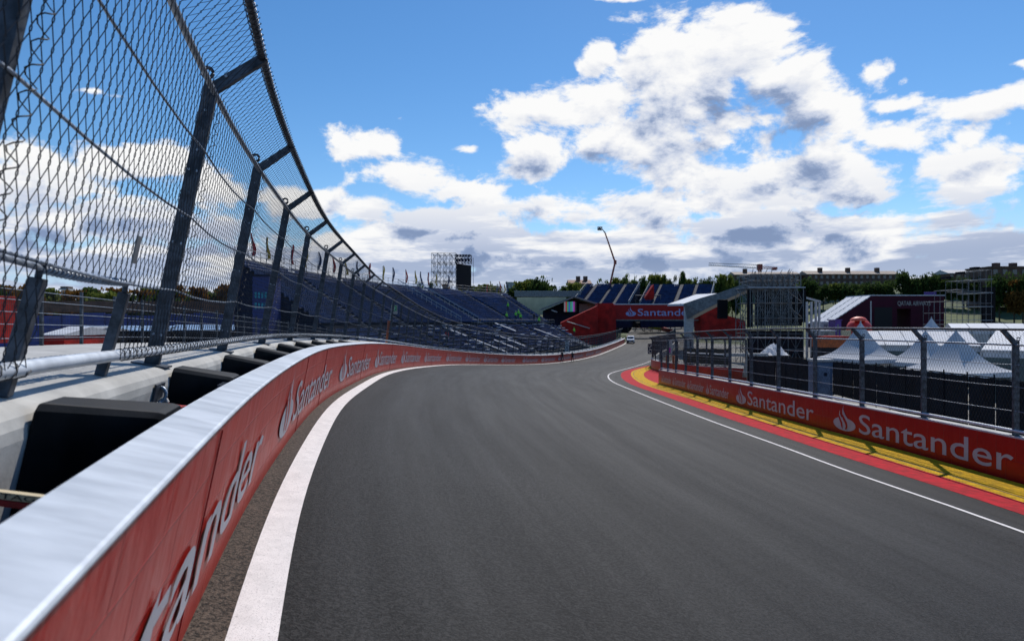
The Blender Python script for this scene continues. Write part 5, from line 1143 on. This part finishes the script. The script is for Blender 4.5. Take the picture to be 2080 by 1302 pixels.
# ================================================================ left background, seen through the fence
t=empty('blue_hoarding',(-75,112,-7),'long blue fabric hoarding below the trees, seen through the left fence opening','hoarding')
for k in range(22):
    x=-92+k*3.6; MB().bx(x,x+3.55,112+.12*(k%3),112.2+.12*(k%3),-7.2,1.0+.25*math.sin(k*1.3)).build('panel',M['blue'],t)
solid('red_container','tall red sheeted stack at the left frame edge behind the guard fence','container',-260,-58,598,700,44,M['redsheet'],4,None,door=False)
for i,(px,c,nm) in enumerate(((46,'green','green'),(57,'magenta','magenta'),(64,'blue','blue'))):
    p=at(px,632,70); t=empty('sail_banner',tuple(p),'%s hanging banner beside the tall red stack, far left'%nm,'banner','coloured hanging banners at the left'); MB().box(p,(.17+.05*(i==0),.03,.55)).build('cloth',M[c],t); MB().tube([p+[-.2,0,.6],p+[.2,0,.6]],.03,5).build('bar',M['ltgrey'],t)
for i,(a,b,y0,y1,d,mm,lb) in enumerate(((130,190,664,672,85,'ltgrey','light blue low tent roof left of the wide one, beyond the deck'),(132,330,662,671,95,'cyanroof','wide light blue tent roof beyond the guard fence'),(80,130,664,680,60,'white','small pale tent with a red base beyond the guard fence'),(330,520,660,670,98,'cyanroof','second light blue tent roof, seen through the catch fence'))):
    if mm=='cyanroof' and 'cyanroof' not in M: M['cyanroof']=mat('light_blue_membrane',(.30,.45,.66),.5)
    A=at(a,0,d)[0];B=at(b,0,d)[0]; ze=at(0,y1,d)[2];zr=at(0,y0,d)[2]; t=empty('low_tent',((A+B)/2,d,-7.2),lb,'tent'); MB().loft([[(x,d,ze),(x,d+4,zr),(x,d+8,ze),(x,d+8,ze-.1),(x,d,ze-.1)] for x in(A,B)]).build('roof',M[mm],t,fixn=True)
    MB().bx(A+.1,B-.1,d+.2,d+7.8,-7.2,ze-.12).build('side_wall',M['redsheet'] if i==2 else M['mesh_dark'],t)
p=at(131,600,200); t=empty('control_tower',(p[0],200,-3),'small tower with a dark cap rising over the trees, far left','tower'); MB().bx(p[0]-1.1,p[0]+1.1,200,202,-7,at(0,590,200)[2]).build('shaft',M['conc_side'],t); MB().bx(p[0]-1.5,p[0]+1.5,199.6,202.4,at(0,589,200)[2],at(0,586,200)[2]).build('gallery',M['ltgrey'],t); MB().bx(p[0]-1.1,p[0]+1.1,199.8,202.2,at(0,586,200)[2]+.01,at(0,582,200)[2]).build('cap',M['brick'],t)
p=at(250,575,90); t=empty('lamp_post',(p[0],90,-7),'dark street lamp rising above the trees left of the first tall fence post','lamp post'); MB().tube([(p[0],90,-7.2),p],.1,6).build('pole',M['steel'],t); MB().box(p+[.3,0,0],(.35,.1,.06)).build('lamp_head',M['steel'],t)
t=empty('blue_tower',(at(529,0,58)[0],58,-7),'blue sheeted sign tower at the near end of the curved tribune','sign tower')
xa,xb=at(513,0,58)[0],at(546,0,58)[0]; MB().bx(xa,xb,58,61,-7.2,at(0,562,58)[2]).build('sheeting',M['blue'],t)
m=MB(); 
for z in(1.0,1.9): 
    for k in range(4): m.bx(xa+.2+k*.28,xa+.36+k*.28,57.97,57.995,z,z+.5)
m.build('pale_marks',M['cyan'],t); MB().bx(xa-.1,xb+.1,57.9,61.1,at(0,562,58)[2]+.01,at(0,560,58)[2]+.1).build('cap',M['navy_dk'],t)
t=solid('brown_screen','dark brown fence line beneath the trees above the blue hoarding','fence',-60,512,612,634,150,M['brick'],.5,None,door=False)
# ================================================================ trees
def make_tree(kind,h,cr,m,nleaf,seed):
    r=np.random.RandomState(seed); t=empty('tree',(0,0,0))
    tb=MB(); tb.tube([(0,0,-1.),(0.05*h*r.randn()*.2,0,h*.3),(0,0,h*.62)],[.035*h,.024*h,.01*h],6)
    for k in range(5):
        a=k*1.3+r.rand(); z=h*(.28+.07*k); tb.tube([(0,0,z),(cr*.6*math.cos(a),cr*.6*math.sin(a),z+h*.2)],[.014*h,.004*h],5)
    tb.build('trunk',M['bark'],t,local=True)
    ncl=26 if kind!='cypress' else 14; V=[];F=[];b=0
    for c in range(ncl):
        if kind=='cypress': z=h*(.12+.86*r.rand()); rad=cr*(1.05-.9*abs(z/h-.35)); cx,cy=rad*.35*r.randn(2); cz=z; sz=cr*.55
        else:
            u=r.randn(3); u/=np.linalg.norm(u); q=r.rand()**.4; cx,cy,cz=u[0]*cr*q*.85,u[1]*cr*q*.85,h*.66+u[2]*h*.36*q; sz=cr*r.uniform(.22,.42)
        n=int(nleaf/ncl*r.uniform(.6,1.4)); P=r.randn(n,3)*sz*.55*[1,1,.8]+[cx,cy,cz]; P=P[P[:,2]<h*1.02]
        A=r.randn(len(P),3); A/=np.linalg.norm(A,axis=1)[:,None]; B=np.cross(A,r.randn(len(P),3)); B/=np.linalg.norm(B,axis=1)[:,None]; s=cr*r.uniform(.055,.10,(len(P),1))
        Q=np.stack([P-A*s-B*s*.6,P+A*s-B*s*.6,P+A*s+B*s*.6,P-A*s+B*s*.6],1).reshape(-1,3); V.append(Q); F.append(np.arange(len(P)*4).reshape(-1,4)+b); b+=len(P)*4
    V=np.concatenate(V);F=np.concatenate(F); me=bpy.data.meshes.new('crown'); me.from_pydata(V.tolist(),[],F.tolist()); me.materials.append(m); o=bpy.data.objects.new('crown',me); COL.objects.link(o); o.parent=t
    return t
protos={}
for k,(kind,cr,mm) in {'dark':('round',4.4,'leafA'),'dark2':('round',3.6,'leafA'),'olive':('round',4.2,'leafB'),'autumn':('round',4.,'leafC'),'cypress':('cypress',1.3,'leafA')}.items(): protos[k]=[make_tree(kind,10.,cr,M[mm],2600,len(k)*7+int(cr*10)),False]
KN={'dark':'dark green broad tree','dark2':'narrow dark green tree','olive':'olive green tree','autumn':'brown autumn tree','cypress':'slim dark cypress'}
def tree(kind,px,top,d,wpx,label,group):
    pr=protos[kind]
    o=pr[0] if not pr[1] else copy_tree(pr[0]); pr[1]=True
    x=at(px,0,d)[0]; zt0=at(0,top,d)[2]; zg=float(gz(np.array([x]),np.array([float(d)]))[0])-.3; h=max(3.5,zt0-zg); w_=wpx/1387*d/2; base={'dark':4.4,'dark2':3.6,'olive':4.2,'autumn':4.,'cypress':1.3}[kind]
    o.location=(x,d,zt0-h); o.scale=(w_/base,w_/base,h/10); o.rotation_euler=(0,0,rng.uniform(0,6)); tag(o,label,'tree',group)
TR=[('olive',962,582,330,22,''),('olive',985,579,325,30,''),('olive',1008,582,330,24,''),('dark2',1040,586,300,24,''),('olive',1062,574,300,34,''),('olive',1078,570,305,34,''),('dark',1096,564,298,36,''),('dark2',1122,581,310,30,''),('dark2',1142,583,315,26,''),('olive',1168,577,300,34,''),('olive',1186,582,302,24,''),
('dark',1230,570,300,34,''),('olive',1254,568,305,30,''),('dark',1276,561,300,34,''),('dark',1302,563,300,34,''),('olive',1330,561,305,34,''),('olive',1344,562,300,26,''),('cypress',1349,556,298,8,''),('dark2',1362,570,300,22,''),('cypress',1371,557,300,7,''),('dark2',1384,555,298,20,''),('olive',1402,570,305,26,''),('dark',1424,567,300,36,''),('dark',1444,563,300,34,''),('olive',1472,561,300,32,''),('dark',1488,563,305,30,''),
('dark',1640,565,290,30,''),('dark2',1652,573,290,30,''),('dark',1672,578,285,30,''),('olive',1697,577,285,28,''),('dark',1716,576,282,34,''),('dark2',1742,578,282,30,''),('dark',1765,573,282,34,''),('dark',1790,574,280,36,''),('dark2',1808,570,280,26,''),('dark',1836,550,280,26,''),('dark2',1852,568,278,28,''),('dark',1868,560,276,32,''),('cypress',1882,556,275,8,''),('dark',1897,555,275,30,''),('olive',1915,566,275,24,''),('dark',1935,563,272,30,''),('dark2',1958,566,270,30,''),('dark',1985,560,268,34,''),('dark',2030,556,240,44,''),('autumn',2060,572,235,36,''),('dark',2078,556,235,40,''),('dark2',1748,591,200,19,''),
('dark',852,573,190,14,''),('dark2',878,577,190,18,''),('autumn',905,580,190,22,''),('olive',940,583,220,20,'')]
seq=sorted(TR,key=lambda q:q[1]); ctr={}
zones=[(0,1000,'beside the video screen tower'),(1000,1135,'right of the video screen tower'),(1135,1215,'behind the pavilion roof'),(1215,1310,'behind the left far grandstand'),(1310,1400,'behind the gap of the far grandstands'),(1400,1500,'behind the right far grandstand'),(1500,1780,'below the long apartment row'),(1780,1930,'right of the long apartment row'),(1930,2200,'by the right frame edge')]
for q in seq:
    z=[z for z in zones if z[0]<=q[1]<z[1]][0][2]; ctr[(q[0],z)]=ctr.get((q[0],z),0)+1
tot=dict(ctr); ctr={}
for q in seq:
    z=[z for z in zones if z[0]<=q[1]<z[1]][0][2]; k=(q[0],z); ctr[k]=ctr.get(k,0)+1
    pre=KN[q[0]] if tot[k]==1 else od[ctr[k]-1]+' '+KN[q[0]]+' from the left'
    tree(q[0],q[1],q[2],q[3],q[4]*1.15,pre+' '+z,'trees on the skyline')
lt=[(-20,580),(18,588),(40,594),(70,586),(95,592),(118,598),(150,596),(172,590),(185,594),(205,600),(222,597),(235,592),(262,604),(285,596),(306,590),(330,600),(352,585),(375,596),(398,590),(420,600),(445,594),(470,585),(498,590)]
for i,(px,top) in enumerate(lt):
    kd=['dark','autumn','dark2','autumn','olive'][i%5]; tree(kd,px,top-3,170+8*(i%3),58+16*(i%2),'%s, number %d from the left beyond the blue hoarding'%(KN[kd],i+1),'trees beyond the blue hoarding')
